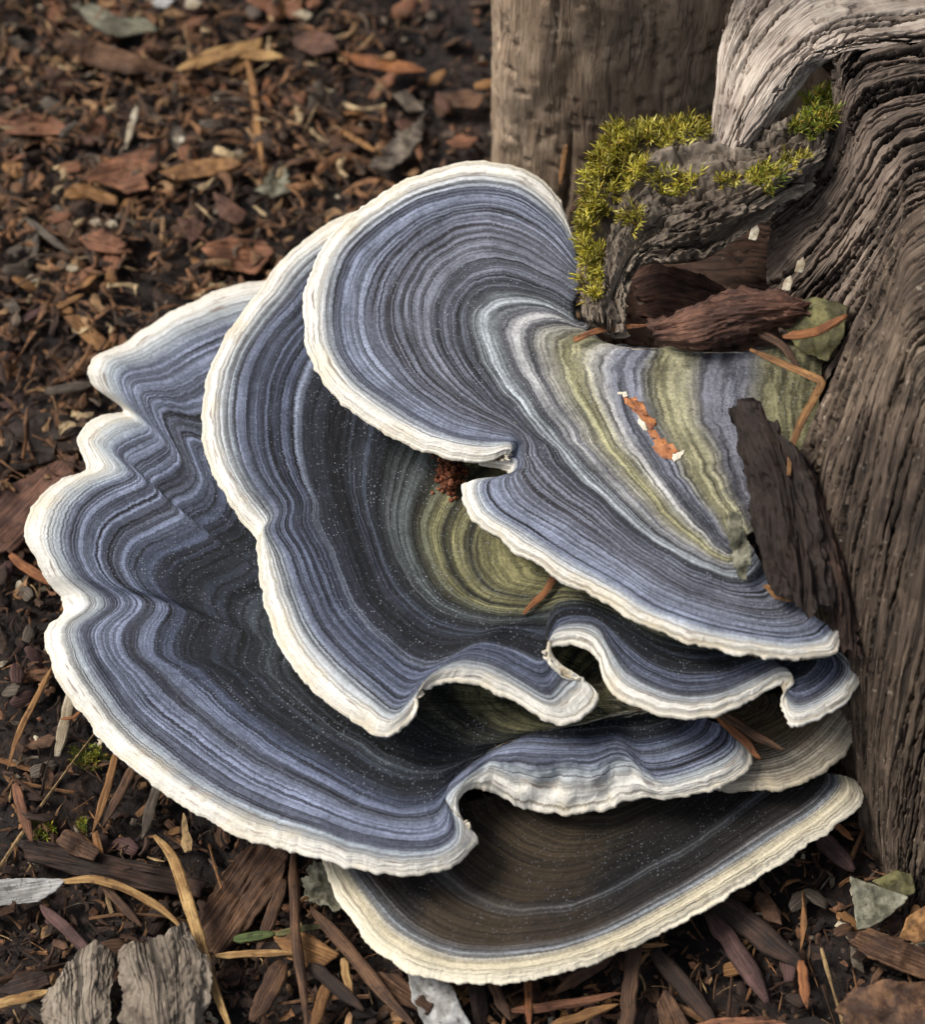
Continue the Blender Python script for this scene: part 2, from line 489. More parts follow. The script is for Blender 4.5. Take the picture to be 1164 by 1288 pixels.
def wood_sheet(name, strands, nu, nv, mat, parent, seed, crack=30, dep=(10, 26), rough=5, knots_v=None, thick=90, zs=False, pits=6):
    W = sheet(strands, nu, nv, zs=zs, knots_v=knots_v)
    N = grid_normals(W)
    if (N[..., 2].mean() - 0.5 * N[..., 1].mean()) < 0: N = -N
    U, V = arc_uv(W)
    d = rough * fbm(U / 190., V / 80., seed, 3) + 0.55 * fbm(U / 36., V / 6., seed + 2, 3)
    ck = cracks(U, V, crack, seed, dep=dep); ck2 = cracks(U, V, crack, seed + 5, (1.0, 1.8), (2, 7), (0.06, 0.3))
    wear_shade = np.clip(np.maximum(ck / 14., ck2 / 12.), 0, 1)  # mask along the grooves for painted shade and dirt
    d = d - ck - ck2 - pits * sstep(0.32, 0.6, fbm(U / 26., V / 15., seed + 9, 3))
    T = W + N * d[..., None]
    verts = [T.reshape(-1, 3)]; faces = [gridfaces(nu, nv)]
    B = (W - N * thick)[::12, ::12]
    bu, bv = B.shape[:2]
    verts.append(B.reshape(-1, 3)); faces.append(gridfaces(bu, bv, nu * nv, True))
    uv = np.concatenate([np.stack([U, V], -1).reshape(-1, 2), np.stack([U, V], -1)[::12, ::12].reshape(-1, 2)]) * P
    return mesh_obj(name, np.concatenate(verts), np.concatenate(faces), mat, parent, uv=uv, attrs={'grime_shade': np.concatenate([wear_shade.ravel(), np.zeros(bu * bv)])}), T

stump = empty('tree_stump', 'weathered grey-brown tree stump with cracked grain that carries the bracket fungi', 'tree stump')
mat_grey_wood = wood_material('weathered_wood', [lin(38, 32, 29), lin(80, 69, 61), lin(120, 105, 93), lin(160, 145, 130), lin(202, 190, 176)], along=130, across=900, dirt=0.7)
mat_back_wood = wood_material('bare_trunk_wood', [lin(96, 80, 66), lin(150, 128, 106), lin(188, 166, 142), lin(208, 190, 168)], along=90, across=420, dirt=0.6, splits=0.45)
mat_front_wood = wood_material('buttress_wood', [lin(28, 24, 21), lin(58, 49, 42), lin(92, 78, 66), lin(132, 116, 99), lin(176, 162, 144)], along=130, across=900, dirt=0.8)
mat_pale_wood = wood_material('pale_stub_wood', [lin(86, 74, 66), lin(160, 144, 131), lin(208, 195, 181), lin(228, 219, 208)], along=130, across=900, dirt=0.45, splits=0.55)

ZB = 190
def back_strand(px, yoff):
    # vertical strand: world Y fixed, from high above the frame to the ground
    base = at(px, 215, ZB); Y = base[1] + yoff
    out = []
    for z in (1000, 760, 560, 400, 250, 100, -30):
        w = np.array([base[0], Y, z]); x, y, _ = proj(w); out.append((x, y, z))
    return out
back = [back_strand(x, yo) for x, yo in ((660, 420), (632, 240), (620, 110), (634, 30), (690, -10), (760, -22), (830, -10), (900, 10), (980, 30), (1060, 20), (1240, 60))]
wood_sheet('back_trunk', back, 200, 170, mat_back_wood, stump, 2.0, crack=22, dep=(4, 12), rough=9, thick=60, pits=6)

A1 = [[(1500,-330,900),(1330,-200,800),(1164,-140,745),(1060,-120,720),(985,-80,695),(930,-20,665),(905,50,632),(898,120,600),(894,180,568)],  # unseen far-right points of each strand, lengthened and raised to block sky light
      [(1500,-200,905),(1330,-90,800),(1164,-52,735),(1070,-35,712),(1010,-12,692),(962,32,668),(930,82,642),(913,134,612),(901,188,575)],
      [(1500,-100,905),(1330,-15,795),(1164,8,728),(1080,20,708),(1035,38,692),(1000,62,676),(966,96,655),(938,142,622),(914,192,578)],
      [(1500,-60,900),(1330,20,785),(1164,38,718),(1085,46,702),(1045,57,690),(1015,74,676),(990,106,650),(960,148,615),(930,195,572)],
      [(1500,-40,880),(1330,40,765),(1164,58,695),(1085,64,682),(1048,72,668),(1024,86,640),(1002,116,605),(974,154,568),(942,194,530)]]
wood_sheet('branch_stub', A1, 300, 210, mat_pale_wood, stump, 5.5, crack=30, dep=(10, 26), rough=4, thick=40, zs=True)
A = [[(1500,-100,908),(1330,-12,797),(1164,12,731),(1086,28,709),(1054,58,690),(1046,96,630),(1048,145,552),(1025,195,490),(985,245,430)],  # right end likewise carried out of view to darken that side
     [(1500,0,870),(1330,95,715),(1164,112,668),(1100,128,640),(1075,155,600),(1062,192,558),(1038,230,512),(1002,264,458),(968,292,410)],
     [(1500,60,850),(1330,140,690),(1164,160,645),(1115,185,610),(1092,220,570),(1068,262,525),(1038,305,470),(1000,345,415),(965,372,375)],
     [(1500,110,830),(1330,190,665),(1164,215,620),(1125,245,580),(1102,280,535),(1075,320,485),(1045,362,430),(1010,405,385),(985,440,350)],
     [(1500,180,810),(1330,260,640),(1164,290,580),(1130,320,540),(1105,360,490),(1080,410,440),(1050,460,390),(1020,520,345),(1000,580,300)]]
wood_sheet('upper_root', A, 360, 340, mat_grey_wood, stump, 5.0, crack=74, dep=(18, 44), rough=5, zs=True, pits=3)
E = [[(1330,200,760),(1164,262,700),(1118,318,650),(1096,360,610),(1072,420,560),(1046,485,500),(1018,550,430),(1000,610,360),(1005,690,280),(1020,780,190),(1035,880,90),(1045,960,0)],
     [(1330,235,765),(1164,290,706),(1122,345,655),(1102,395,612),(1080,450,565),(1055,515,500),(1030,580,430),(1020,650,350),(1025,730,265),(1036,820,170),(1050,910,70),(1060,980,-10)],
     [(1330,320,760),(1164,375,690),(1130,425,640),(1108,490,585),(1088,560,520),(1065,640,440),(1055,720,355),(1055,800,265),(1060,880,165),(1068,960,70),(1075,1020,0),(1080,1070,-60)],
     [(1330,440,720),(1180,490,640),(1150,550,580),(1128,630,505),(1108,715,420),(1095,800,325),(1088,880,235),(1085,950,150),(1088,1010,75),(1092,1060,10),(1096,1100,-40),(1100,1140,-80)],
     [(1330,600,620),(1215,660,540),(1182,740,455),(1160,830,360),(1142,910,265),(1130,980,175),(1122,1030,110),(1120,1075,50),(1122,1110,0),(1125,1140,-40),(1128,1170,-70),(1130,1200,-100)],
     [(1330,800,460),(1260,860,370),(1225,930,280),(1200,990,200),(1182,1045,125),(1172,1085,70),(1166,1115,30),(1165,1140,0),(1167,1165,-30),(1170,1185,-60),(1172,1205,-80),(1175,1225,-100)],
     ]
def below(p, dz):
    w = at(p[0], p[1], float(low(np.array(p[2], float)))) + np.array([8, 26, -dz])
    x, y, _ = proj(w)
    z = float(w[2]); z = 400 + (z - 400) / 0.58 if z > 400 else z
    return (float(x), float(y), z)
E = [[below(p, 150) for p in E[0]], [below(p, 26) for p in E[0]]] + E
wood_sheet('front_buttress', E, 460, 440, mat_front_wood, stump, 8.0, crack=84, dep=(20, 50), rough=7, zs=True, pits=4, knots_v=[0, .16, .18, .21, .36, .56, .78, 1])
mat_heart = wood_material('red_heartwood', [lin(28, 20, 16), lin(58, 41, 32), lin(88, 64, 50), lin(120, 92, 74)], along=20, across=300, dirt=0.4)
HW = [[(745,200,215),(790,200,250),(860,200,280),(940,200,340),(1010,210,385),(1080,230,400)],
      [(745,270,180),(790,280,180),(860,290,190),(940,290,250),(1010,300,325),(1080,310,380)],
      [(745,350,160),(790,360,160),(860,360,170),(940,365,235),(1005,370,300),(1070,380,350)],
      [(745,430,165),(790,440,180),(860,450,215),(940,450,280),(1000,450,312),(1060,455,345)],
      [(745,520,165),(790,530,200),(860,530,240),(940,530,280),(1000,540,310),(1050,560,330)]]
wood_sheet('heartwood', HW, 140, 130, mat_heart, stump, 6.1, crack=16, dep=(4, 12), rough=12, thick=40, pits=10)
# ------------------------------------------------------------------ bracket fungi
W_ = lin(232, 229, 220); WC = lin(232, 224, 200)
def ramp_from(spec): return [(t, c) for t, c in spec]

def bracket(label, T, rays, zrow, nu, nv, mats, seed, dz=None, thick=(7, 26), tm=0.12, wav=(4.0, 7.0), ridge=1.3, droop=5, warp=3.0, crumple=None, side=0.0):
    R = []
    for i, ray in enumerate(rays):
        r = []
        for k, p in enumerate(ray):
            z = p[2] if len(p) > 2 else zrow[k]
            if dz and i in dz: z += dz[i] * (1 - sstep(0.0, 0.6, T[k]))
            r.append((p[0], p[1], z))
        R.append(r)
    R = np.array(R, float)
    ch = np.linalg.norm(np.diff(R[:, :2, :], axis=0), axis=-1).mean(1)
    ku = np.concatenate([[0], np.cumsum(np.sqrt(ch + 1))])
    ul = np.concatenate([[0], np.cumsum(ch)])
    x = np.linspace(0, ku[-1], nu)
    A_ = herm(ku, R, x)                                           # nu, K, 3
    U1 = np.interp(x, ku, ul)
    s = np.linspace(0, 1, nv); t = 0.45 * s + 0.55 * s * s
    G = np.swapaxes(herm(T, np.swapaxes(A_, 0, 1), t), 0, 1)      # nu, nv, 3
    U, Tt = np.meshgrid(U1, t, indexing='ij')
    kb = 23
    Gs = np.stack([np.apply_along_axis(lambda c: np.convolve(np.pad(c, kb // 2, mode='edge'), np.hanning(kb + 2)[1:-1] / np.hanning(kb + 2).sum(), 'valid'), 0, G[..., k]) for k in range(3)], -1)
    bl = sstep(0.08, 0.2, Tt)[..., None]
    G = G * (1 - bl) + Gs * bl
    wq = warp * sstep(0.08, 0.35, Tt)
    G0, G1 = G[..., 0].copy(), G[..., 1].copy()
    G[..., 0] += wq * fbm(G0 / 90., G1 / 90., seed + 20, 3); G[..., 1] += wq * fbm(G0 / 90., G1 / 90., seed + 30, 3)
    if side:
        ed = (1 - sstep(0.0, 0.06, U / ul[-1])) * sstep(0.45, 0.6, Tt) * (1 - sstep(0.93, 1.0, Tt))
        G[..., 1] += side * ed * (fbm(Tt * 11, U * 0, seed, 3) + 0.4)
        G[..., 2] += side * ed * fbm(Tt * 14, U * 0 + 4, seed, 3)
    for (ra, rb, amp) in (crumple or []):
        ua, ub = ul[ra], ul[rb]
        win = sstep(ua - 20, ua + 20, U) * (1 - sstep(ub - 20, ub + 20, U)) * (1 - sstep(0.06, 0.2, Tt))
        G[..., 0] += amp * win * fbm(U / 46., Tt * 8, seed + 40, 3); G[..., 1] += amp * win * fbm(U / 40., Tt * 8, seed + 50, 3)
        G[..., 2] += amp * 1.2 * win * fbm(U / 50., Tt * 10, seed + 60, 3)
    W = at(G[..., 0], G[..., 1], G[..., 2])
    N = grid_normals(W)
    if N[..., 2].mean() < 0: N = -N
    # ragged growing edge
    inward = W[:, min(6, nv - 1)] - W[:, 0]
    inward /= np.linalg.norm(inward, axis=-1, keepdims=True) + 1e-9
    jag = 3.6 * fbm(U1 / 34., U1 * 0 + seed, 0.0, 4, 0.6) + 0.5 * fbm(U1 / 5., U1 * 0 + seed, 3.0, 2)
    W = W + (inward * jag[:, None])[:, None, :] * (1 - sstep(0, 0.13, Tt))[..., None]
    tn = Tt + 0.018 * fbm(U / 60., Tt * 6, seed, 3)
    d = wav[0] * fbm(U / 75., Tt * 2.0, seed + 1, 3) * (1 - 0.5 * Tt)
    d = d + wav[1] * fbm(U / 200., Tt * 3.0, seed + 2, 2) * (1 - 0.6 * Tt)
    d = d + ridge * fbm(U / 160., tn * 26, seed + 4, 3, 0.6) + 0.5 * fbm(U / 9., Tt * 40, seed + 5, 3)
    d = d - droop * (1 - sstep(0, 0.07, Tt)) ** 2
    kd_ = np.ones(61) / 61.0
    Nd = np.stack([np.apply_along_axis(lambda c: np.convolve(np.pad(c, 30, mode='edge'), kd_, 'valid'), 0, N[..., k]) for k in range(3)], -1)
    Nd = Nd + np.array([0, 0, 0.8]); Nd /= np.linalg.norm(Nd, axis=-1, keepdims=True) + 1e-9
    W = W + Nd * d[..., None]
    N = grid_normals(W)
    if N[..., 2].mean() < 0: N = -N
    out = -(W[:, 2] - W[:, 0]); out /= np.linalg.norm(out, axis=-1, keepdims=True) + 1e-9
    # rounded rim rows
    r0 = thick[0] / 2.6 * (1 + 0.35 * fbm(U1 / 40., U1 * 0, seed + 9, 3))
    rim = []
    nr = 6
    for k in range(1, nr + 1):
        a = math.pi * k / nr
        wob = 0.5 * fbm(U1 / 7., U1 * 0 + k * 0.9, seed, 2)
        rim.append(W[:, 0] + out * ((math.sin(a) * r0 * 1.15) + wob * math.sin(a))[:, None] - N[:, 0] * ((1 - math.cos(a)) * r0)[:, None])
    rim = np.stack(rim[::-1], 1)                                   # from under edge to top edge
    root = empty('bracket_fungus', label, 'fungus', 'tiers of zoned bracket fungi on the stump')
    jm = int(np.searchsorted(t, tm))
    tops = np.concatenate([rim, W[:, :jm + 1]], 1)
    tt = np.concatenate([np.repeat((-np.arange(nr, 0, -1) * 0.004)[None], nu, 0), Tt[:, :jm + 1]], 1)
    uu = np.repeat((U1 / 1000.)[:, None], tops.shape[1], 1)
    # seam is hidden by reusing the same rows: margin ends where cap starts
    mo = mesh_obj('margin', tops.reshape(-1, 3), gridfaces(nu, tops.shape[1]), mats[0], root, uv=np.stack([uu, tt], -1).reshape(-1, 2))
    tag(mo, 'white growing edge of the cap')
    C = W[:, jm:]
    mesh_obj('cap', C.reshape(-1, 3), gridfaces(nu, C.shape[1]), mats[0], root,
             uv=np.stack([U[:, jm:] / 1000., Tt[:, jm:]], -1).reshape(-1, 2))
    ker = np.ones(61) / 61.0
    Ns = np.stack([np.apply_along_axis(lambda c: np.convolve(np.pad(c, 30, mode='edge'), ker, 'valid'), 0, N[..., k]) for k in range(3)], -1)
    Ns /= np.linalg.norm(Ns, axis=-1, keepdims=True) + 1e-9
    sp_ = np.linalg.norm(np.gradient(W, axis=0), axis=-1)
    sp_ = np.clip(sp_ / np.median(sp_[:, :nv // 2]), 0.05, 1) ** 1.5
    agree = np.clip((Ns * N).sum(-1) * 2 - 1, 0.0, 1)
    h = (thick[0] + (thick[1] - thick[0]) * sstep(0, 0.5, Tt)) * sp_ * agree + 3.0
    stp = sstep(0.3, 0.7, N[..., 2])[..., None]                 # straight down, but along the normal on steep folds
    Ns = N * (1 - stp) + np.array([0, 0, 1.0]) * stp
    h = h * stp[..., 0] + 0.7 * (1 - stp[..., 0])
    Bt = (W - Ns * h[..., None])[:, ::4]
    Bt = np.concatenate([rim[:, :1], Bt[:, 1:]], 1)
    po = mesh_obj('pore_surface', Bt.reshape(-1, 3), gridfaces(nu, Bt.shape[1], 0, True), mats[1], root)
    tag(po, 'cream porous underside of the cap')
    x_, y_, dep = proj(W)
    return dict(root=root, W=W, N=N, px=x_, py=y_, dep=dep)

def narrow(rays, first, last, f):
    for r in rays[first:last]:
        m, k = r[0], r[1]
        r[1] = tuple(m[i] + (k[i] - m[i]) * f for i in range(2)) + tuple(k[2:])

def surf_at(B, px, py):
    q = (B['px'] - px) ** 2 + (B['py'] - py) ** 2
    c = np.argwhere(q < max(q.min() * 1.5, 9.0))
    i, j = min(c, key=lambda ij: B['dep'][ij[0], ij[1]])
    return B['W'][i, j], B['N'][i, j]

def surf_smooth(B, px, py):
    q = ((B['px'] - px) ** 2 + (B['py'] - py) ** 2).ravel()
    i = np.argpartition(q, 14)[:14]
    w = 1 / (q[i] + 0.5)
    w /= w.sum()
    return (B['W'].reshape(-1, 3)[i] * w[:, None]).sum(0), (B['N'].reshape(-1, 3)[i] * w[:, None]).sum(0)

pore = pore_material()
def K(*a): return [(t, c) for t, c in a]
blue = lin(142, 148, 186); blue2 = lin(120, 126, 162); slate = lin(100, 104, 128); gry = lin(150, 150, 158)
dkp = lin(58, 50, 62); dkb = lin(34, 33, 42); blk = lin(20, 19, 24); olv = lin(150, 146, 92); olvd = lin(70, 70, 48)
brn = lin(92, 78, 76); cream = lin(222, 214, 192)

# 1 - topmost bracket ---------------------------------------------------------------------------------
m1 = cap_material('cap_zones_top',
    K((0, W_), (.062, W_), (.08, lin(218, 220, 222)), (.1, lin(190, 194, 204)), (.13, blue), (.22, lin(150, 154, 188)), (.30, lin(122, 122, 146)), (.38, lin(128, 128, 150)),
      (.47, lin(112, 114, 136)), (.50, lin(84, 84, 98)), (.53, lin(196, 202, 210)), (.56, lin(160, 164, 172)), (.575, lin(110, 104, 120)), (.60, lin(206, 206, 206)), (.615, lin(120, 114, 126)), (.645, lin(196, 192, 172)),
      (.67, lin(186, 180, 120)), (.69, lin(188, 180, 126)), (.71, lin(214, 212, 204)), (.735, lin(150, 146, 166)), (.77, lin(146, 142, 166)), (.80, lin(184, 176, 122)), (.83, lin(186, 180, 134)), (.855, lin(126, 118, 134)), (.90, lin(156, 150, 172)), (.93, lin(166, 160, 106)), (1, lin(132, 126, 74))),
    K((0, lin(226, 216, 194)), (.018, lin(204, 192, 168)), (.03, W_), (.055, lin(206, 202, 192)), (.085, lin(170, 168, 168)), (.1, dkp), (.2, lin(66, 62, 82)), (.28, lin(84, 76, 84)), (.40, lin(64, 62, 76)), (.48, lin(52, 52, 64)), (.50, lin(50, 48, 60)), (.53, lin(140, 146, 160)), (.56, lin(104, 104, 116)), (.575, lin(70, 64, 80)), (.60, lin(150, 150, 156)), (.615, lin(72, 66, 80)), (.645, lin(140, 136, 120)),
      (.67, lin(146, 140, 88)), (.71, lin(160, 158, 150)), (.735, lin(98, 92, 112)), (.77, lin(96, 92, 114)), (.80, lin(144, 138, 88)), (.83, lin(140, 134, 96)), (.855, lin(84, 76, 90)), (.90, lin(110, 104, 126)), (.93, lin(122, 116, 76)), (1, lin(102, 96, 54))), 1.3, 80)
T1 = [0, .12, .35, .55, .75, 1]
O1 = lambda f: (1040 - 25 * f, 438 + 200 * f, 392 - 40 * f)
r1 = [
 [(722,292,366),(727,325,370),(729,360,368),(724,402,368),(775,434,385)],
 [(712,258,372),(705,290,376),(700,335,368),(700,392,374),(760,437,386)],
 [(690,230,376),(672,262,378),(668,318,364),(680,385,376),(748,441,387)],
 [(655,210,379),(642,248,378),(635,305,360),(655,384,377),(735,446,388)],
 [(600,202,378),(596,243,376),(598,305,355),(634,388,377),(722,452,388)],
 [(540,213,374),(548,252,372),(565,318,351),(620,398,375),(715,460,387)],
 [(490,236,370),(508,270,367),(545,338,348),(616,410,372),(712,470,386)],
 [(443,268,364),(470,298,362),(530,362,347),(618,424,370),(715,482,385)],
 [(408,308,358),(443,330,357),(524,388,346),(623,440,368),(722,495,384)],
 [(387,358,354),(430,370,353),(524,412,346),(630,456,366),(732,508,383)],
 [(384,410,350),(428,413,350),(530,436,346),(640,472,364),(742,522,382)],
 [(396,452,347),(438,448,347),(545,460,345),(652,490,362),(755,535,380)],
 [(422,492,345),(460,476,345),(565,482,345),(665,508,360),(768,547,378)],
 [(458,522,343),(492,500,344),(585,500,344),(678,524,357),(780,560,376)],
 [(505,549,342),(530,525,343),(605,515,344),(690,538,355),(792,572,374)],
 [(555,568,341),(572,543,343),(625,525,345),(700,550,354),(803,584,372)],
 [(605,576,340),(615,550,343),(645,535,345),(710,560,353),(812,594,370)],
 [(642,569,340),(645,553,343),(662,545,343),(718,568,352),(820,602,369)],
 [(634,578,330),(650,562,335),(668,556,341),(722,574,351),(823,606,368)],
 [(604,582,321),(642,573,329),(668,566,339),(726,580,350),(826,608,367)],
 [(640,590,321),(652,580,328),(672,574,338),(729,584,350),(828,610,366)],
 [(632,604,320),(648,592,328),(676,582,338),(732,588,350),(830,612,365)],
 [(583,606,322),(622,606,329),(682,594,339),(738,594,350),(834,615,364)],
 [(592,645,322),(628,630,330),(700,614,341),(750,606,350),(838,620,363)],
 [(640,682,322),(670,657,330),(735,642,341),(772,627,350),(848,630,362)],
 [(700,722,322),(727,692,330),(775,670,341),(800,652,349),(860,643,360)],
 [(760,752,322),(780,722,330),(812,697,340),(832,676,348),(873,656,358)],
 [(820,787,322),(833,756,329),(850,721,339),(864,695,346),(887,668,356)],
 [(880,808,322),(886,776,328),(888,740,337),(892,711,343),(900,680,353)],
 [(950,820,322),(945,790,326),(925,753,335),(917,722,340),(912,688,350)],
 [(1010,824,321),(992,797,324),(953,759,332),(932,724,338),(922,690,347)],
 [(1050,816,320),(1022,791,323),(970,757,331),(945,716,337),(930,680,345)],
 [(1062,797,320),(1035,782,322),(985,745,330),(955,700,336),(940,665,344)]]
narrow(r1, 0, 18, .80); narrow(r1, 22, 33, .62)
C75 = [(800,436),(798,438),(796,440),(793,443),(790,447),(787,452),(785,458),(784,465),(784,474),(785,484),(787,495),(790,507),(795,520),(801,534),(808,547),(815,559),(821,569),(827,578),(830,583),(832,587),(834,590),(836,594),(840,600),(846,608),(856,620),(868,634),(880,648),(893,662),(904,676),(914,685),(922,690),(930,680),(940,665)]
for r, c in zip(r1, C75): r[4] = (c[0], c[1], r[4][2])
r1 = [r + [O1(i / (len(r1) - 1))] for i, r in enumerate(r1)]
r1 = [[(p[0] + 3, p[1] - 6, p[2] - 60) for p in r1[0]], [(p[0] + 3, p[1] - 4, p[2] - 22) for p in r1[0]]] + r1
B1 = bracket('topmost blue-grey zoned bracket with round upper lobe and orange scars', T1, r1, None, 800, 190, (m1, pore), 1.0, tm=.115, thick=(8, 26), wav=(2.5, 4.0), ridge=1.6, droop=4, warp=5, side=16)

# 2 - middle bracket ----------------------------------------------------------------------------------
m2 = cap_material('cap_zones_middle',
    K((0, W_), (.052, W_), (.072, lin(208, 211, 214)), (.105, lin(172, 178, 190)), (.135, blue2), (.20, lin(100, 108, 146)), (.255, lin(96, 104, 142)), (.27, lin(146, 154, 188)), (.285, lin(54, 58, 78)), (.38, lin(40, 44, 60)), (.45, lin(74, 84, 110)), (.50, lin(36, 38, 48)), (.575, lin(104, 112, 112)), (.60, lin(52, 54, 50)), (.64, lin(120, 122, 92)),
      (.665, lin(160, 154, 92)), (.69, lin(64, 64, 52)), (.72, lin(162, 156, 92)), (.75, lin(72, 72, 60)), (.77, lin(164, 158, 92)), (.86, lin(156, 148, 84)), (1, lin(110, 102, 60))),
    K((0, lin(226, 216, 194)), (.018, lin(200, 188, 164)), (.03, W_), (.055, lin(200, 196, 186)), (.085, lin(150, 148, 150)), (.108, lin(96, 86, 92)), (.14, lin(52, 48, 64)), (.26, lin(42, 40, 54)), (.36, lin(22, 21, 28)), (.56, lin(16, 16, 20)), (.575, lin(60, 66, 68)), (.60, lin(24, 25, 24)), (.665, lin(116, 112, 66)), (.69, lin(28, 28, 26)), (.72, lin(120, 114, 66)), (.75, lin(34, 34, 32)), (.78, lin(124, 118, 68)), (.86, lin(116, 110, 60)), (1, lin(70, 64, 40))), 4.1, 78)
T2 = [0, .12, .35, .6, .8, 1]
O2 = (860, 665, 285)
r2 = [
 [(520,246,262),(540,275,264),(600,380,262),(680,480,264),(740,560,270)],
 [(450,263,262),(472,300,264),(540,400,258),(620,510,262),(690,600,268)],
 [(405,284,262),(428,325,264),(500,420,256),(590,530,260),(672,620,266)],
 [(362,318,262),(394,352,264),(470,440,255),(570,550,259),(658,632,265)],
 [(322,368,262),(366,386,264),(448,460,254),(555,567,258),(648,642,265)],
 [(290,412,262),(337,418,264),(430,482,252),(545,584,257),(640,652,265)],
 [(264,468,262),(312,466,264),(420,507,250),(535,603,256),(634,662,265)],
 [(255,520,262),(303,518,264),(415,537,250),(526,622,256),(630,670,265)],
 [(263,570,260),(308,560,262),(415,570,249),(521,642,256),(628,678,265)],
 [(286,622,258),(325,603,260),(420,604,248),(518,662,256),(627,686,265)],
 [(322,670,248),(350,640,253),(428,632,247),(519,680,256),(627,692,265)],
 [(328,667,270),(342,668,268),(432,650,250),(520,688,256),(628,697,265)],
 [(327,702,269),(364,692,268),(444,682,252),(526,704,257),(630,704,265)],
 [(338,762,262),(384,738,264),(458,718,250),(535,722,256),(633,713,265)],
 [(366,826,260),(410,790,263),(476,752,248),(546,738,255),(638,720,265)],
 [(410,875,258),(448,832,262),(500,778,248),(560,752,254),(645,727,264)],
 [(455,908,257),(482,862,261),(523,798,250),(576,762,254),(652,732,264)],
 [(487,920,257),(507,876,261),(549,808,254),(593,770,256),(660,735,264)],
 [(512,902,260),(530,855,264),(573,810,260),(611,774,259),(668,737,264)],
 [(530,866,266),(556,834,270),(596,806,266),(629,777,262),(676,738,264)],
 [(570,852,268),(590,820,272),(619,799,268),(646,776,263),(684,739,264)],
 [(620,861,264),(626,828,268),(641,800,264),(660,775,262),(690,739,264)],
 [(663,884,258),(655,845,262),(660,805,260),(674,772,261),(697,738,264)],
 [(700,904,254),(684,858,257),(676,812,257),(686,770,260),(704,737,264)],
 [(736,895,250),(706,856,254),(688,812,256),(692,768,260),(708,736,265)],
 [(752,874,249),(714,848,254),(690,808,258),(695,766,261),(711,735,265)],
 [(736,852,254),(708,838,258),(689,803,262),(696,764,262),(714,735,266)],
 [(704,846,258),(696,828,264),(689,798,266),(697,762,264),(717,735,266)],
 [(689,832,266),(692,814,270),(692,790,269),(700,760,265),(720,735,267)],
 [(688,815,271),(698,792,274),(702,775,271),(710,757,266),(726,735,267)],
 [(712,804,274),(722,783,277),(722,769,272),(726,756,266),(738,736,268)],
 [(742,812,273),(752,788,276),(750,772,270),(748,760,266),(756,740,268)],
 [(757,835,268),(775,808,271),(774,788,266),(770,770,264),(775,748,268)],
 [(770,866,263),(798,832,266),(800,808,262),(795,786,262),(795,758,268)],
 [(812,888,260),(830,852,263),(832,826,258),(825,800,260),(818,768,268)],
 [(862,897,259),(868,862,262),(866,836,257),(856,808,259),(842,776,268)],
 [(915,889,261),(910,858,264),(900,836,258),(885,812,260),(862,782,268)],
 [(958,868,265),(948,842,267),(930,828,260),(908,812,261),(880,786,269)],
 [(988,850,269),(976,832,270),(955,822,262),(928,810,262),(895,788,269)],
 [(1000,853,268),(985,836,266),(965,826,260),(938,812,262),(902,790,269)],
 [(988,876,259),(982,856,259),(970,838,257),(946,818,262),(908,791,269)],
 [(1000,906,256),(1002,872,259),(985,846,257),(956,822,262),(915,792,269)],
 [(1042,893,258),(1028,864,261),(1000,842,258),(968,822,262),(922,792,269)],
 [(1074,866,260),(1048,846,262),(1010,832,259),(975,818,262),(928,790,269)],
 [(1083,845,261),(1052,834,262),(1012,824,260),(978,812,262),(930,786,269)],
 [(1066,822,262),(1040,818,262),(1008,812,260),(975,803,262),(930,780,269)]]
narrow(r2, 0, 11, .76); narrow(r2, 11, 17, .70); narrow(r2, 17, 24, .66); narrow(r2, 32, 46, .70)
r2 = [r + [O2] for r in r2]
B2 = bracket('dark blue-black middle bracket with olive centre and ruffled white lower lip', T2, r2, None, 960, 180, (m2, pore), 2.0, tm=.115, thick=(8, 24), wav=(2.2, 3.0), ridge=1.5, droop=5)

# 3 - big lower left bracket ---------------------------------------------------------------------------
m3 = cap_material('cap_zones_left',
    K((0, W_), (.044, W_), (.062, lin(212, 216, 218)), (.088, lin(180, 186, 196)), (.115, blue), (.2, lin(138, 146, 190)), (.24, lin(92, 96, 118)), (.27, lin(124, 134, 178)), (.31, lin(80, 90, 128)), (.35, lin(58, 64, 86)), (.42, lin(52, 60, 80)), (.47, lin(82, 92, 106)), (.50, lin(40, 44, 52)), (.62, lin(48, 54, 54)),
      (.68, lin(84, 86, 66)), (.71, lin(44, 46, 40)), (.75, lin(126, 122, 72)), (.84, lin(128, 124, 70)), (1, lin(72, 66, 42))),
    K((0, lin(226, 216, 194)), (.014, lin(202, 190, 166)), (.025, W_), (.045, lin(204, 200, 190)), (.07, lin(160, 158, 160)), (.09, lin(86, 80, 92)), (.12, lin(62, 58, 78)), (.22, lin(56, 52, 66)), (.32, lin(50, 48, 62)), (.42, lin(26, 27, 34)), (.56, lin(16, 16, 20)), (.68, lin(18, 18, 20)),
      (.76, lin(34, 36, 30)), (.84, lin(70, 68, 42)), (1, lin(40, 38, 28))), 7.7, 92)
T3 = [0, .1, .3, .55, 1]
O3 = (840, 885, 195)
z3 = [172, 176, 172, 172, 195]
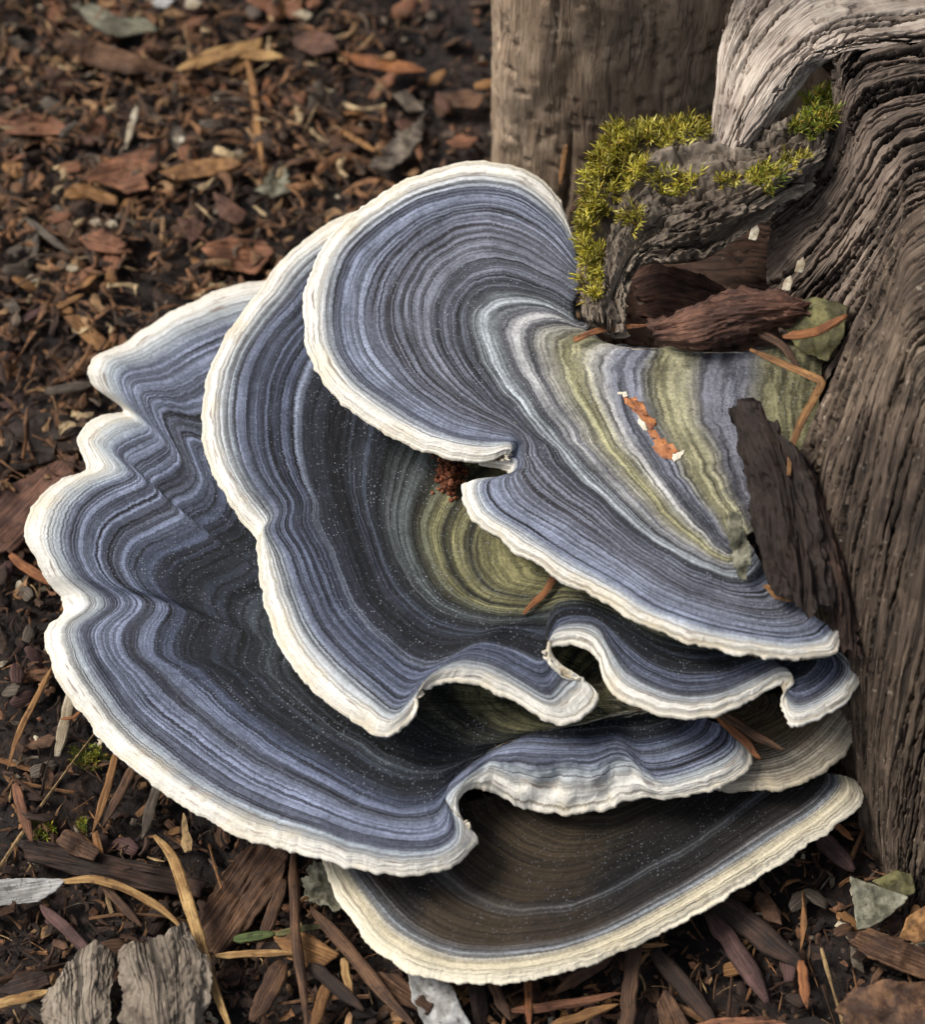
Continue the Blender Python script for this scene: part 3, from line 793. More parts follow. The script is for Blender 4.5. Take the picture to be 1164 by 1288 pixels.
r3 = [
 [(420,335),(430,385),(470,500),(570,650)], [(330,349),(345,396),(412,520),(535,680)], [(280,361),(297,405),(386,540),(512,700)], [(222,385),(242,428),(350,562),(492,722)],
 [(162,424),(192,456),(312,590),(474,742)], [(114,454),(152,472),(262,575),(458,752)], [(114,482),(160,500),(268,600),(452,758)], [(153,514),(187,538),(272,623),(449,765)],
 [(124,519),(168,548),(262,640),(441,772)], [(98,548),(146,566),(240,650),(436,779)], [(110,584),(166,594),(250,663),(433,785)], [(80,598),(126,612),(222,680),(428,793)],
 [(45,628),(94,640),(190,694),(421,802)], [(32,668),(84,682),(178,718),(416,812)], [(52,716),(100,722),(192,745),(413,824)], [(80,762),(140,759),(222,768),(412,837)],
 [(59,786),(114,791),(206,795),(412,848)], [(64,832),(120,822),(204,822),(415,858)], [(95,882),(142,858),(233,841),(421,868)], [(140,935),(181,897),(261,867),(430,880)],
 [(195,982),(231,935),(296,897),(443,893)], [(255,1022),(284,973),(336,928),(461,907)], [(320,1051),(341,1003),(381,958),(481,920)], [(385,1069),(398,1025),(426,983),(501,932)],
 [(450,1088),(456,1048),(471,1003),(523,942)], [(505,1096),(506,1058),(509,1013),(546,950)], [(555,1089),(546,1055),(541,1011),(568,952)], [(590,1068),(563,1040),(557,998),(588,948)],
 [(599,1050),(570,1022),(570,980),(606,943)], [(580,1030),(562,1004),(584,966),(622,939)], [(577,1004),(580,984),(600,954),(634,935)], [(606,985),(612,962),(632,938),(656,928)],
 [(648,1010,150),(643,963,182),(662,930,180),(690,918)], [(690,1020,148),(692,965,184),(702,930,180),(715,915)], [(750,1016,150),(747,963,185),(747,932,180),(745,913)],
 [(800,1004,156),(785,953,184),(777,928,178),(770,911)], [(850,1000,166),(822,972,174),(802,936,175),(790,909)], [(900,986,168),(882,958,174),(842,928,175),(815,905)],
 [(938,963,170),(917,936,175),(872,913,176),(835,900)], [(945,940,172),(920,917,176),(880,899,178),(845,893)]]
narrow(r3, 0, 16, .86); narrow(r3, 16, 19, .72); narrow(r3, 19, 28, .62); narrow(r3, 36, 40, .8)
r3 = [r + [O3] for r in r3]
B3 = bracket('largest bracket, lowest on the left, scalloped white edge and blue-violet bands', T3, r3, z3, 1060, 190, (m3, pore), 3.0,
             dz={4: 6, 5: 18, 6: 0, 7: -22, 8: -10, 9: 0, 10: 4, 11: 2, 12: 20, 13: 24, 14: 4, 15: -22, 16: 0, 17: 16, 18: 8, 27: -4, 28: -12, 29: -2, 30: 6}, tm=.092, thick=(8, 24), wav=(3.0, 4.0), ridge=1.6, droop=6, crumple=[(31, 36, 6)])

# 4 - small tan bracket under the right end -------------------------------------------------------------
m4 = cap_material('cap_zones_tan',
    K((0, lin(214, 202, 178)), (.16, lin(206, 194, 170)), (.22, lin(150, 138, 116)), (.4, lin(110, 98, 74)), (.7, lin(86, 80, 50)), (1, lin(60, 54, 36))),
    K((0, lin(204, 190, 164)), (.16, lin(176, 158, 130)), (.22, lin(74, 64, 54)), (.4, lin(52, 46, 36)), (.7, lin(40, 37, 26)), (1, lin(36, 32, 24))), 11.0, 44, mott=0.6)
T4 = [0, .17, .5, 1]
r4 = [[(850,992),(870,965),(890,930)], [(905,990),(906,960),(910,925)], [(950,992),(946,960),(936,925)], [(1000,984),(986,952),(962,915)], [(1050,956),(1022,928),(982,905)],
      [(1082,918),(1048,900),(992,893)], [(1096,890),(1060,880),(997,880)], [(1078,868),(1045,862),(990,868)]]
r4 = [r + [(930, 878)] for r in r4]
B4 = bracket('small tan and olive bracket wedged against the stump at the right', T4, r4, [138, 141, 144, 155], 300, 80, (m4, pore), 4.0, tm=.17, thick=(6, 18), wav=(2, 3), ridge=1.0, droop=3)

# 5 - lowest bracket -----------------------------------------------------------------------------------
m5 = cap_material('cap_zones_lowest',
    K((0, lin(240, 232, 210)), (.06, lin(232, 222, 194)), (.10, lin(218, 204, 170)), (.135, lin(160, 162, 172)), (.17, lin(126, 122, 122)), (.19, lin(58, 52, 50)), (.30, lin(42, 38, 37)),
      (.34, lin(92, 90, 94)), (.37, lin(40, 36, 34)), (.5, lin(38, 34, 30)), (.62, lin(58, 50, 36)), (.8, lin(78, 70, 46)), (1, lin(60, 52, 38))),
    K((0, lin(236, 226, 202)), (.05, lin(200, 184, 152)), (.08, lin(222, 210, 180)), (.12, lin(176, 164, 138)), (.15, lin(100, 100, 112)), (.18, lin(30, 26, 28)), (.32, lin(24, 22, 26)), (.34, lin(66, 68, 80)), (.38, lin(22, 20, 22)),
      (.6, lin(24, 22, 20)), (.8, lin(40, 36, 26)), (1, lin(34, 30, 24))), 14.2, 84, mott=0.2, speck=[(0.0, (0, 0, 0, 1)), (0.14, (0.1,) * 3 + (1,)), (0.3, (0.45,) * 3 + (1,)), (1.0, (0.3,) * 3 + (1,))])
T5 = [0, .13, .35, .6, 1]
r5 = [[(430,1045),(452,1042),(520,1020),(620,1000)], [(404,1072),(432,1070),(520,1045),(622,1010)], [(415,1105),(446,1093),(530,1065),(630,1020)], [(440,1150),(470,1126),(550,1085),(645,1035)],
      [(475,1192),(500,1160),(570,1105),(660,1045)], [(520,1219),(540,1184),(600,1125),(680,1055)], [(575,1231),(585,1196),(635,1137),(700,1062)], [(640,1231),(645,1196),(675,1142),(725,1064)],
      [(705,1220),(703,1187),(718,1136),(752,1060)], [(775,1197),(765,1166),(765,1118),(782,1050)], [(850,1160),(836,1130),(822,1088),(815,1035)], [(930,1114),(909,1087),(882,1053),(848,1015)],
      [(1000,1070),(973,1044),(932,1017),(872,995)], [(1055,1033),(1024,1012),(967,989),(888,980)], [(1086,1002),(1047,986),(987,972),(894,968)], [(1078,980),(1047,973),(990,962),(896,960)]]
narrow(r5, 0, 16, .84)
r5 = [r + [(830, 950)] for r in r5]
B5 = bracket('lowest bracket with cream edge and nearly black bands below the others', T5, r5, [92, 96, 98, 102, 118], 660, 140, (m5, pore), 5.0, tm=.125, thick=(7, 20), wav=(2.2, 4.0), ridge=1.2, droop=4)
#__DETAILS__
# ------------------------------------------------------------------ small pieces: builders
def flake_grid(outline, rings=14, dens=3.5, jit=0.05, seed=0.0):
    o = np.array(outline, float)
    o = np.vstack([o, o[:1]])
    seg = np.linalg.norm(np.diff(o, axis=0), axis=1)
    s = np.concatenate([[0], np.cumsum(seg)])
    m = int(max(24, min(110, s[-1] / dens)))
    rings = int(max(5, min(rings, s[-1] / 16)))
    q = np.linspace(0, s[-1], m, endpoint=False)
    p = np.stack([np.interp(q, s, o[:, 0]), np.interp(q, s, o[:, 1])], -1)
    c = p.mean(0)
    a = np.linspace(0, 2 * math.pi, m, endpoint=False)
    f = 1 + jit * (fbm(np.cos(a) * 3, np.sin(a) * 3, seed, 2) + 1.2 * fbm(np.cos(a) * 9, np.sin(a) * 9, seed + 5, 2))
    p = c + (p - c) * f[:, None]
    r = np.linspace(1, 0, rings) ** 0.8
    G = c + (p[:, None, :] - c) * r[None, :, None]
    return G, np.broadcast_to(r[None], G.shape[:2]), c

LAND = []
def flake(name, label, cat, outline, off, key, thick=5, curl=0.0, tilt=(0, 0), z=None, rough=2.5, fibre=True, group=None, surf=None, parent=None, mat=None, layers=0.0, jit=0.05):
    seed = random.uniform(0, 90)
    if name == 'lichen_flake': jit, rough = 0.2, rough * 1.8
    G, r, c = flake_grid(outline, seed=seed, jit=jit)
    x, y = G[..., 0], G[..., 1]
    size = max(np.ptp(x), np.ptp(y))
    h = off + curl * r ** 2 + tilt[0] * (x - c[0]) + tilt[1] * (y - c[1]) + rough * fbm(x / (size * .3), y / (size * .3), seed, 3)
    ang = math.atan2(*(np.linalg.svd((G[:, 0] - c))[2][0][::-1]))
    al = (x - c[0]) * math.cos(ang) + (y - c[1]) * math.sin(ang); ac = -(x - c[0]) * math.sin(ang) + (y - c[1]) * math.cos(ang)
    if layers: h = h + layers * fbm(al / 60., ac / 7., seed + 3, 3)
    if surf is not None:
        W = np.empty(G.shape[:2] + (3,)); 
        for i in range(G.shape[0]):
            for j in range(G.shape[1]):
                w, n = surf_smooth(surf, x[i, j], y[i, j]); W[i, j] = w + n * h[i, j]
    elif z is not None: W = at(x, y, z + h)
    else: W = on_ground(x, y, h)
    nu, nv = G.shape[:2]
    t = thick * (0.35 + 0.65 * (1 - r ** 4)) * (1 + 0.3 * fbm(x / 9., y / 9., seed, 2))
    Bm = W.copy(); Bm[..., 2] -= t
    allv = np.concatenate([Bm[:, ::-1], W], 1)
    uv = np.stack([al, ac], -1); uv = np.concatenate([uv[:, ::-1], uv], 1).reshape(-1, 2) * P
    o = mesh_obj(name, allv.reshape(-1, 3), gridfaces(nu, nv * 2, closed=True), mat or litter(key, fibre), parent, uv=uv)
    if parent is None:
        tag(o, label, cat, group, 'thing')
        LAND.append((label, c[0], c[1]))
    return o

def stick(name, label, cat, path, width, off, key, flat=0.42, z=None, taper=(0.5, 0.25), group=None, rough=0.12, groove=0.45):
    """path of (px, py) or (px, py, height); heights are over the ground unless z is given"""
    if taper == (0.5, 0.25) and name == 'wood_splinter': taper = (0.55, 0.04)
    if taper == (0.5, 0.25) and name == 'pine_needle': taper = (0.3, 0.06)
    if name in ('pine_needle', 'wood_splinter', 'grass_blade'): width *= 0.88
    seed = random.uniform(0, 90)
    pts = np.array([(p[0], p[1], (p[2] if len(p) > 2 else 0.0)) for p in path], float)
    n = max(14, int(np.linalg.norm(np.diff(pts[:, :2], axis=0), axis=1).sum() / 6))
    k = np.concatenate([[0], np.cumsum(np.linalg.norm(np.diff(pts, axis=0), axis=1) + 1e-3)])
    q = herm(k, pts, np.linspace(0, k[-1], n)) if len(pts) > 2 else np.stack([np.interp(np.linspace(0, k[-1], n), k, pts[:, i]) for i in range(3)], -1)
    s = np.linspace(0, 1, n)
    q[:, 0] += width * .12 * fbm(s * 4, s * 0 + seed, 0, 2); q[:, 1] += width * .12 * fbm(s * 4, s * 0 + seed + 9, 0, 2)
    if z is not None: C = at(q[:, 0], q[:, 1], z + q[:, 2])
    else:
        C0 = on_ground(q[:, 0], q[:, 1], 0.0)
        base = np.convolve(np.pad(C0[:, 2], 8, mode='edge'), np.ones(17) / 17, 'valid')
        base = np.linspace(base[0], base[-1], n) * 0.7 + base * 0.3
        C = at(q[:, 0], q[:, 1], base + off + q[:, 2])
    T = np.gradient(C, axis=0); T /= np.linalg.norm(T, axis=1, keepdims=True)
    view = CAMP - C.mean(0); upv = np.array([0, -0.35, 1.0])
    S = np.cross(T, upv); S /= np.linalg.norm(S, axis=1, keepdims=True)
    Nn = np.cross(S, T)
    m = 12
    a = np.linspace(0, 2 * math.pi, m, endpoint=False)
    w = width / 2 * np.minimum(1, taper[0] + (1 - taper[0]) * np.minimum(s / 0.16, 1) ** .8) * np.minimum(1, taper[1] + (1 - taper[1]) * np.minimum((1 - s) / 0.34, 1) ** .8)
    w = w * (1 + rough * fbm(s * 6, s * 0 + seed, 0, 3))
    prof = np.sin(a) * flat - groove * flat * np.exp(-((a - math.pi / 2) / 0.35) ** 2)
    A_, S_ = np.meshgrid(a, s)
    bumpy = 1 + rough * 0.8 * fbm(S_ * k[-1] / 25., np.cos(A_) * 2, seed + np.sin(A_) * 2, 3)
    V = C[:, None, :] + (S[:, None, :] * np.cos(a)[None, :, None] + Nn[:, None, :] * prof[None, :, None]) * (w[:, None] * bumpy)[..., None]
    V = V.reshape(-1, 3)
    verts = np.vstack([V, C[:1], C[-1:]])
    faces = [tuple(f) for f in np.concatenate([gridfaces_closed(n, m)]).tolist()]
    faces += [(n * m, (i + 1) % m, i) for i in range(m)] + [(n * m + 1, (n - 1) * m + i, (n - 1) * m + (i + 1) % m) for i in range(m)]
    U = np.repeat(s * k[-1], m); Vv = np.tile(a / (2 * math.pi) * width * 2.2, n)
    uv = np.vstack([np.stack([U, Vv], -1), [[0, 0], [k[-1], 0]]]) * P
    o = mesh_obj(name, verts, faces, litter(key), None, uv=uv)
    tag(o, label, cat, group, 'thing')
    LAND.append((label, q[:, 0].mean(), q[:, 1].mean()))
    return o

def gridfaces_closed(n, m):
    i = np.arange(n - 1)[:, None]; j = np.arange(m)[None, :]
    j2 = (j + 1) % m
    return np.stack(np.broadcast_arrays(i * m + j, i * m + j2, (i + 1) * m + j2, (i + 1) * m + j), -1).reshape(-1, 4)

# ------------------------------------------------------------------ bark and pieces lying on the stump
mb = empty('mossy_bark', 'rugged grey bark roll grown over with yellow-green moss below the pale stub', 'bark')
MB = [[(1066,118,560),(1012,146,545),(950,170,535),(890,158,520),(830,156,505),(778,172,485),(748,218,460),(738,280,435),(735,340,415),(742,398,395)],
      [(1050,150,585),(1005,178,570),(950,196,560),(890,192,545),(838,198,530),(798,222,510),(776,262,485),(762,310,455),(754,360,430),(752,410,405)],
      [(1036,190,580),(992,222,565),(940,248,555),(890,262,540),(845,274,525),(815,290,505),(793,312,482),(778,345,455),(769,380,428),(768,418,402)],
      [(1026,214,535),(990,256,520),(940,292,505),(895,320,495),(850,328,485),(818,330,470),(803,338,455),(793,362,432),(785,392,408),(783,424,390)]]
bark_m = wood_material('old_bark', [lin(52, 43, 37), lin(104, 92, 80), lin(150, 138, 122), lin(192, 184, 172)], along=70, across=420, dirt=0.45)
def mossy_bark():
    nu, nv = 420, 170
    W = sheet(MB, nu, nv, zs=True); N = grid_normals(W)
    if N[..., 2].mean() < 0: N = -N
    U, V = arc_uv(W)
    st = fbm(U / 130., V / 20., 3.0, 5, 0.55)
    lay = np.abs(fbm(U / 90., V / 22., 8.0, 3))
    q = st * 3.2
    d = 9 * (np.floor(q) + sstep(0.0, 0.35, q - np.floor(q))) - 12 * (1 - sstep(0, 0.12, lay)) + 3.5 * fbm(U / 45., V / 6., 5.0, 4, .6)
    d = d + 2.4 * fbm(U / 10., V / 7., 6.0, 3, .6) + 5 * np.maximum(fbm(U / 26., V / 13., 12.0, 3, .6), 0)
    ed = np.minimum(np.arange(nv), np.arange(nv)[::-1]) / 18.
    d = d * np.minimum(1, ed + 0.5)[None]
    T = W + N * d[..., None]
    jag = 9 * fbm(U[:, -1] / 25., U[:, -1] * 0, 2.0, 4, .6)
    T[:, -20:, 1] += (jag[:, None] * np.linspace(0, 1, 20)[None])
    B = W - N * 16
    verts = np.concatenate([T.reshape(-1, 3), B.reshape(-1, 3)])
    uv = np.concatenate([np.stack([U, V], -1).reshape(-1, 2)] * 2) * P
    fs = [gridfaces(nu, nv), gridfaces(nu, nv, nu * nv, True)]
    i = np.arange(nu - 1)
    for j in (0, nv - 1):
        fs.append(np.stack([i * nv + j, (i + 1) * nv + j, nu * nv + (i + 1) * nv + j, nu * nv + i * nv + j], -1))
    mesh_obj('bark_roll', verts, np.concatenate(fs), bark_m, mb, uv=uv)
    x, y, dep = proj(T)
    return dict(W=T, N=N, px=x, py=y, dep=dep)
BK = mossy_bark()

def moss(name, spots, mat, parent=None, leaves=10, L=(10, 20)):
    """spots: list of (position, normal); each a leafy shoot"""
    V, Fc = [], []
    for w, n in spots:
        n = n + RNG.normal(0, 0.45, 3) + np.array([0, -0.15, 0.35]); n /= np.linalg.norm(n)
        ln = RNG.uniform(L[0] * .55, L[1] * 1.1)
        t1 = np.cross(n, [0.3, 0.5, 0.8]); t1 /= np.linalg.norm(t1); t2 = np.cross(n, t1)
        for k in range(leaves):
            a = k * 2.4 + RNG.uniform(0, .6); f = (k + 0.3) / leaves
            rad = t1 * math.cos(a) + t2 * math.sin(a)
            base = w + n * (ln * f * 0.8)
            dirn = rad * (0.85 - 0.45 * f) + n * (0.45 + 0.5 * f)
            dirn /= np.linalg.norm(dirn)
            ll = ln * RNG.uniform(.45, .8); ww = ln * 0.055
            sd = np.cross(dirn, n); sd /= np.linalg.norm(sd) + 1e-9
            b = len(V)
            V += [base - sd * ww * .6, base + sd * ww * .6, base + dirn * ll * .5 + sd * ww + n * ll * .08, base + dirn * ll * .5 - sd * ww + n * ll * .08, base + dirn * ll]
            Fc += [(b, b + 1, b + 2, b + 3), (b + 3, b + 2, b + 4)]
    return mesh_obj(name, np.array(V), Fc, mat, parent, smooth=True)

moss_y = island_material('moss_yellow_green', [(0, lin(198, 188, 62)), (.2, lin(158, 152, 46)), (.42, lin(216, 206, 92)), (.60, lin(132, 128, 40)), (.72, lin(120, 92, 48)), (.80, lin(190, 166, 66)), (.92, lin(232, 222, 130))], 0.6, 300)
moss_g = island_material('moss_fresh_green', [(0, lin(126, 144, 44)), (.3, lin(160, 160, 54)), (.55, lin(88, 106, 32)), (.75, lin(184, 152, 60)), (.9, lin(180, 180, 86))], 0.6, 300)
def spots_in(B, regions):
    out = []
    W = B['W'].reshape(-1, 3); N = B['N'].reshape(-1, 3); px = B['px'].ravel(); py = B['py'].ravel()
    for (cx, cy, rx, ry, n) in regions:
        m = np.flatnonzero(((px - cx) / rx) ** 2 + ((py - cy) / ry) ** 2 < 1)
        if len(m) == 0: continue
        for i in RNG.choice(m, int(n * 1.7)): out.append((W[i], N[i]))
    return out
mo = moss('moss_cushion', spots_in(BK, [(825,168,62,18,190), (870,165,40,14,60), (770,195,26,34,120), (758,240,20,40,110), (748,300,14,46,110), (748,350,12,34,50), (790,215,26,26,70),
      (850,235,34,12,40), (800,280,16,14,20), (960,222,22,14,40), (1000,205,16,14,14), (915,232,20,10,16)]), moss_y, mb)
mo['kind'] = 'stuff'
mo = moss('moss_tuft', spots_in(BK, [(1040,140,26,24,150), (1015,165,24,14,60), (965,228,18,14,30)]), moss_g, mb, L=(10, 20))
mo['kind'] = 'stuff'

flake('lichen_flake', 'pale olive lichen flake on the right rim of the top bracket', 'lichen', [(918,643),(932,650),(938,672),(948,700),(938,728),(928,722),(920,690),(914,668)], 0, 'lichen', thick=5, z=378, rough=4, fibre=False, tilt=(0, -0.5))
flake('bark_chip', 'tiny tan chip at the tail of the top bracket', 'chip', [(960,736),(976,734),(992,746),(998,757),(975,753)], 0, 'tan', thick=4, z=352, rough=2)
flake('lichen_flake', 'grey curled lichen flake hanging from the foot of the mossy bark', 'lichen', [(748,372),(765,368),(778,392),(786,415),(772,424),(757,412),(742,415)], 0, 'grey', thick=4, z=412, rough=5, fibre=False, tilt=(0, -0.6))
flake('dead_leaf', 'dull green leaf tucked against the buttress behind the bark flake', 'leaf', [(985,382),(1030,374),(1068,384),(1062,425),(1040,455),(1005,440),(985,410)], 0, 'olive', thick=3, z=420, rough=5, fibre=False, tilt=(0.2, -0.3))
stick('pine_needle', 'orange-brown bent needle with its elbow against the buttress', 'needle', [(944,440,8),(990,460,14),(1022,474,22),(1034,480,24),(1026,498,20),(1008,530,10),(997,565,2),(992,598,-8)], 11, 0, 'tan', z=432, flat=.35, taper=(.4, .5))
stick('pine_needle', 'short tan needle across the dull green leaf', 'needle', [(985,424),(1030,416,8),(1066,396,20)], 13, 0, 'orange', z=436, taper=(.3, .5))
stick('pine_needle', 'brown needle between the thick flake and the green leaf', 'needle', [(950,415),(990,440,4),(1008,470,0)], 12, 0, 'brown', z=412)
stick('pine_needle', 'rusty needle tip beside the foot of the mossy bark', 'needle', [(722,428),(745,418,4),(775,412,8),(815,410,12)], 9, 0, 'orange', z=396, taper=(.9, .4))
stick('twig', 'thin brown twig leaning between top bracket and mossy bark', 'twig', [(756,214,26),(738,240,10),(716,268,-10)], 10, 0, 'brown', z=390)
stick('twig', 'thin upright splinter against the bare back of the stump', 'twig', [(713,182,20),(709,205,0),(704,235,-20)], 8, 0, 'tan', z=300)
for (x, y, z, lab) in ((1006, 335, 446, 'pale seed on the red heartwood above the bark flakes'), (948, 294, 470, 'pale grub-like seed under the edge of the mossy bark'), (990, 358, 425, 'small pale seed above the thick bark flake')):
    flake('seed', lab, 'seed', [(x - 6, y + 6), (x - 3, y - 6), (x + 5, y - 12), (x + 8, y - 4), (x + 4, y + 8)], 0, 'pale', thick=5, z=z, rough=1, fibre=False)

def bark_sheet(name, label, strands, key, z_off=0, thick=14, nu=120, nv=70, layers=5, rough=6, torn=14, fibre=True, mfib=None, mat=None):
    S = [[(p[0], p[1], p[2] + z_off) for p in q] for q in strands]
    sd = random.uniform(0, 50)
    W = sheet(S, nu, nv); N = grid_normals(W)
    if N[..., 2].mean() < 0: N = -N
    U, V = arc_uv(W)
    q = 2.6 * (fbm(U / 110., V / 16., sd, 4, .55) if fibre else fbm(U / 55., V / 40., sd, 4, .6))
    d = layers * (np.floor(q) + sstep(0, .4, q - np.floor(q))) + rough * fbm(U / 70., V / 40., sd + 3, 3) + (0.9 * fbm(U / 30., V / 4., sd + 5, 3) if fibre else 1.0 * fbm(U / 14., V / 12., sd + 5, 3))
    T = W + N * d[..., None]
    du = W[-1] - W[0]; du = du / (np.linalg.norm(du, axis=-1, keepdims=True) + 1e-9)
    tn = torn * fbm(V[0] / 24., V[0] * 0, sd, 4, .6); tb = torn * fbm(V[0] / 24., V[0] * 0 + 5, sd, 4, .65)
    f = np.linspace(0, 1, nu)[:, None, None]
    sh = du[None] * (tn[None, :, None] * np.clip(1 - f * 4, 0, 1) + tb[None, :, None] * np.clip(f * 4 - 3, 0, 1))
    dv = W[:, -1] - W[:, 0]; dv = dv / (np.linalg.norm(dv, axis=-1, keepdims=True) + 1e-9)
    te = 0.5 * torn * fbm(U[:, 0] / 22., U[:, 0] * 0, sd + 8, 4, .6)
    g = np.linspace(0, 1, nv)[None, :, None]
    sh = sh + dv[:, None] * te[:, None, None] * (np.clip(1 - g * 5, 0, 1) + np.clip(g * 5 - 4, 0, 1))
    T = T + sh; B = W + sh - N * thick
    verts = np.concatenate([T.reshape(-1, 3), B.reshape(-1, 3)])
    uv = np.concatenate([np.stack([U, V], -1).reshape(-1, 2)] * 2) * P
    fs = [gridfaces(nu, nv), gridfaces(nu, nv, nu * nv, True)]
    i = np.arange(nu - 1); j = np.arange(nv - 1); n = nu * nv
    for c in (0, nv - 1): fs.append(np.stack([i * nv + c, (i + 1) * nv + c, n + (i + 1) * nv + c, n + i * nv + c], -1))
    for r in (0, nu - 1): fs.append(np.stack([r * nv + j, r * nv + j + 1, n + r * nv + j + 1, n + r * nv + j], -1))
    o = mesh_obj(name, verts, np.concatenate(fs), mat or litter(key, fibre if mfib is None else mfib), None, uv=uv)
    tag(o, label, 'bark', None, 'thing')
    m = np.array(strands)[..., :2].reshape(-1, 2).mean(0); LAND.append((label, m[0], m[1]))
    return o

bark_sheet('bark_flake', 'thick reddish-brown bark flake lying on top of the uppermost bracket base',
    [[(812,405,404),(850,392,414),(890,376,420),(930,366,424),(975,370,424),(1018,384,418)], [(818,412,418),(855,402,432),(895,390,440),(935,382,444),(978,382,440),(1016,388,426)],
     [(828,420,416),(862,418,428),(900,410,436),(940,402,440),(980,396,434),(1012,392,424)], [(838,428,398),(868,436,402),(905,434,404),(940,424,406),(978,410,408),(1008,398,410)]], 'redbark', thick=9, layers=4.5, rough=4, torn=13)
bark_sheet('bark_flake', 'dark brown bark flake lying in the hollow behind the thicker flake',
    [[(795,345,300),(830,332,320),(875,345,330),(918,368,335)], [(800,370,320),(835,362,340),(870,372,346),(905,385,345)], [(806,398,315),(835,402,330),(868,405,335),(895,405,335)]], 'redbark', thick=8, layers=4, rough=5)
bark_sheet('bark_plate', 'dark fibrous bark plate standing between the top bracket and the buttress',
    [[(918,520,412),(930,565,396),(944,622,380),(950,682,366),(968,738,346)], [(932,508,426),(948,562,412),(964,625,398),(976,690,382),(988,748,356)],
     [(952,508,446),(972,560,432),(992,625,412),(1004,695,392),(1010,764,362)], [(972,530,440),(996,580,426),(1018,640,406),(1034,700,386),(1038,762,356)],
     [(986,556,424),(1010,598,410),(1034,650,392),(1052,706,372),(1056,756,346)]], 'black', thick=10, nu=170, nv=110, layers=5, rough=10, torn=10)
bark_sheet('bark_plate', 'broken dark bark splinter under the bent needle beside the buttress',
    [[(985,566,420),(1004,610,405),(1022,680,380),(1040,760,340),(1050,820,300)], [(1000,566,428),(1022,612,412),(1044,685,386),(1060,765,345),(1066,825,305)], [(1012,572,422),(1036,620,404),(1060,690,376),(1075,770,336),(1080,830,298)]], 'dark', thick=8, layers=4, rough=5, torn=16)

# pieces on the fungi
def z_of(B, x, y): return surf_at(B, x, y)[0][2]
stick('pine_needle', 'orange-brown needle stub lying on the olive centre of the middle bracket', 'needle', [(702,718,10),(685,745,5),(658,772,3)], 10, 0, 'orange', z=z_of(B2, 680, 745) + 2, taper=(.8, .3))
zb = z_of(B3, 915, 925)
stick('pine_needle', 'upper of two brown needles under the ruffled lip at the right', 'needle', [(900,892,6),(940,918,8),(986,944,6)], 13, 0, 'brown', z=zb + 6, taper=(.8, .3))
stick('pine_needle', 'lower of two brown needles under the ruffled lip at the right', 'needle', [(903,900,4),(935,930,4),(957,954,4)], 13, 0, 'orange', z=zb + 2, taper=(.8, .3))
def frass():
    V, Fc = [], []
    t = (1 + 5 ** .5) / 2
    ico = np.array([(-1,t,0),(1,t,0),(-1,-t,0),(1,-t,0),(0,-1,t),(0,1,t),(0,-1,-t),(0,1,-t),(t,0,-1),(t,0,1),(-t,0,-1),(-t,0,1)]) / 1.9
    icf = [(0,11,5),(0,5,1),(0,1,7),(0,7,10),(0,10,11),(1,5,9),(5,11,4),(11,10,2),(10,7,6),(7,1,8),(3,9,4),(3,4,2),(3,2,6),(3,6,8),(3,8,9),(4,9,5),(2,4,11),(6,2,10),(8,6,7),(9,8,1)]
    for _ in range(190):
        x = RNG.normal(566, 10); y = RNG.normal(597, 11)
        w, n = surf_at(B2, x, y)
        z = w[2] + RNG.uniform(0, 34) * math.exp(-((x - 566) / 16) ** 2 - ((y - 600) / 18) ** 2)
        c = at(x, y, z)
        b = len(V); r = RNG.uniform(2.0, 4.4)
        V += list(c + ico * r * RNG.uniform(.75, 1.2, (12, 1))); Fc += [(a + b, d + b, e + b) for a, d, e in icf]
    o = mesh_obj('frass', np.array(V), np.array(Fc), island_material('frass_brown', [(0, lin(142, 82, 56)), (.4, lin(112, 64, 44)), (.7, lin(166, 104, 72))]))
    tag(o, 'heap of red-brown insect frass in the cleft below the top bracket', 'frass', kind='stuff')
frass()
m_scar = plain('scar_orange', lin(188, 122, 70), lin(122, 70, 44), 900, 0.6)
m_peel = plain('scar_peel', lin(236, 228, 210), lin(196, 186, 160), 700)
x0, x1 = 700, 950
_m = np.flatnonzero(((B1['px'] > 740) & (B1['px'] < 900) & (B1['py'] > 460) & (B1['py'] < 620)).ravel())
S1 = dict(W=B1['W'].reshape(-1, 3)[_m], N=B1['N'].reshape(-1, 3)[_m], px=B1['px'].ravel()[_m], py=B1['py'].ravel()[_m])
def scar(outline, mat, off, name):
    flake(name, None, None, outline, off, None, thick=1.0, rough=0.3, surf=S1, jit=.22, parent=B1['root'], mat=mat)
for q in ([(786,498),(800,502),(812,512),(824,530),(822,542),(812,536),(800,520),(788,508)], [(826,548),(842,556),(856,568),(848,579),(832,576),(822,562)], [(814,538),(828,542),(832,552),(820,552)]): scar(q, m_scar, 0.9, 'scar')
for q in ([(846,572),(862,566),(858,576),(848,581)], [(778,494),(788,493),(793,498),(784,501)], [(803,522),(811,532),(817,544),(811,543),(803,531)]): scar(q, m_peel, 1.3, 'peeling_skin')

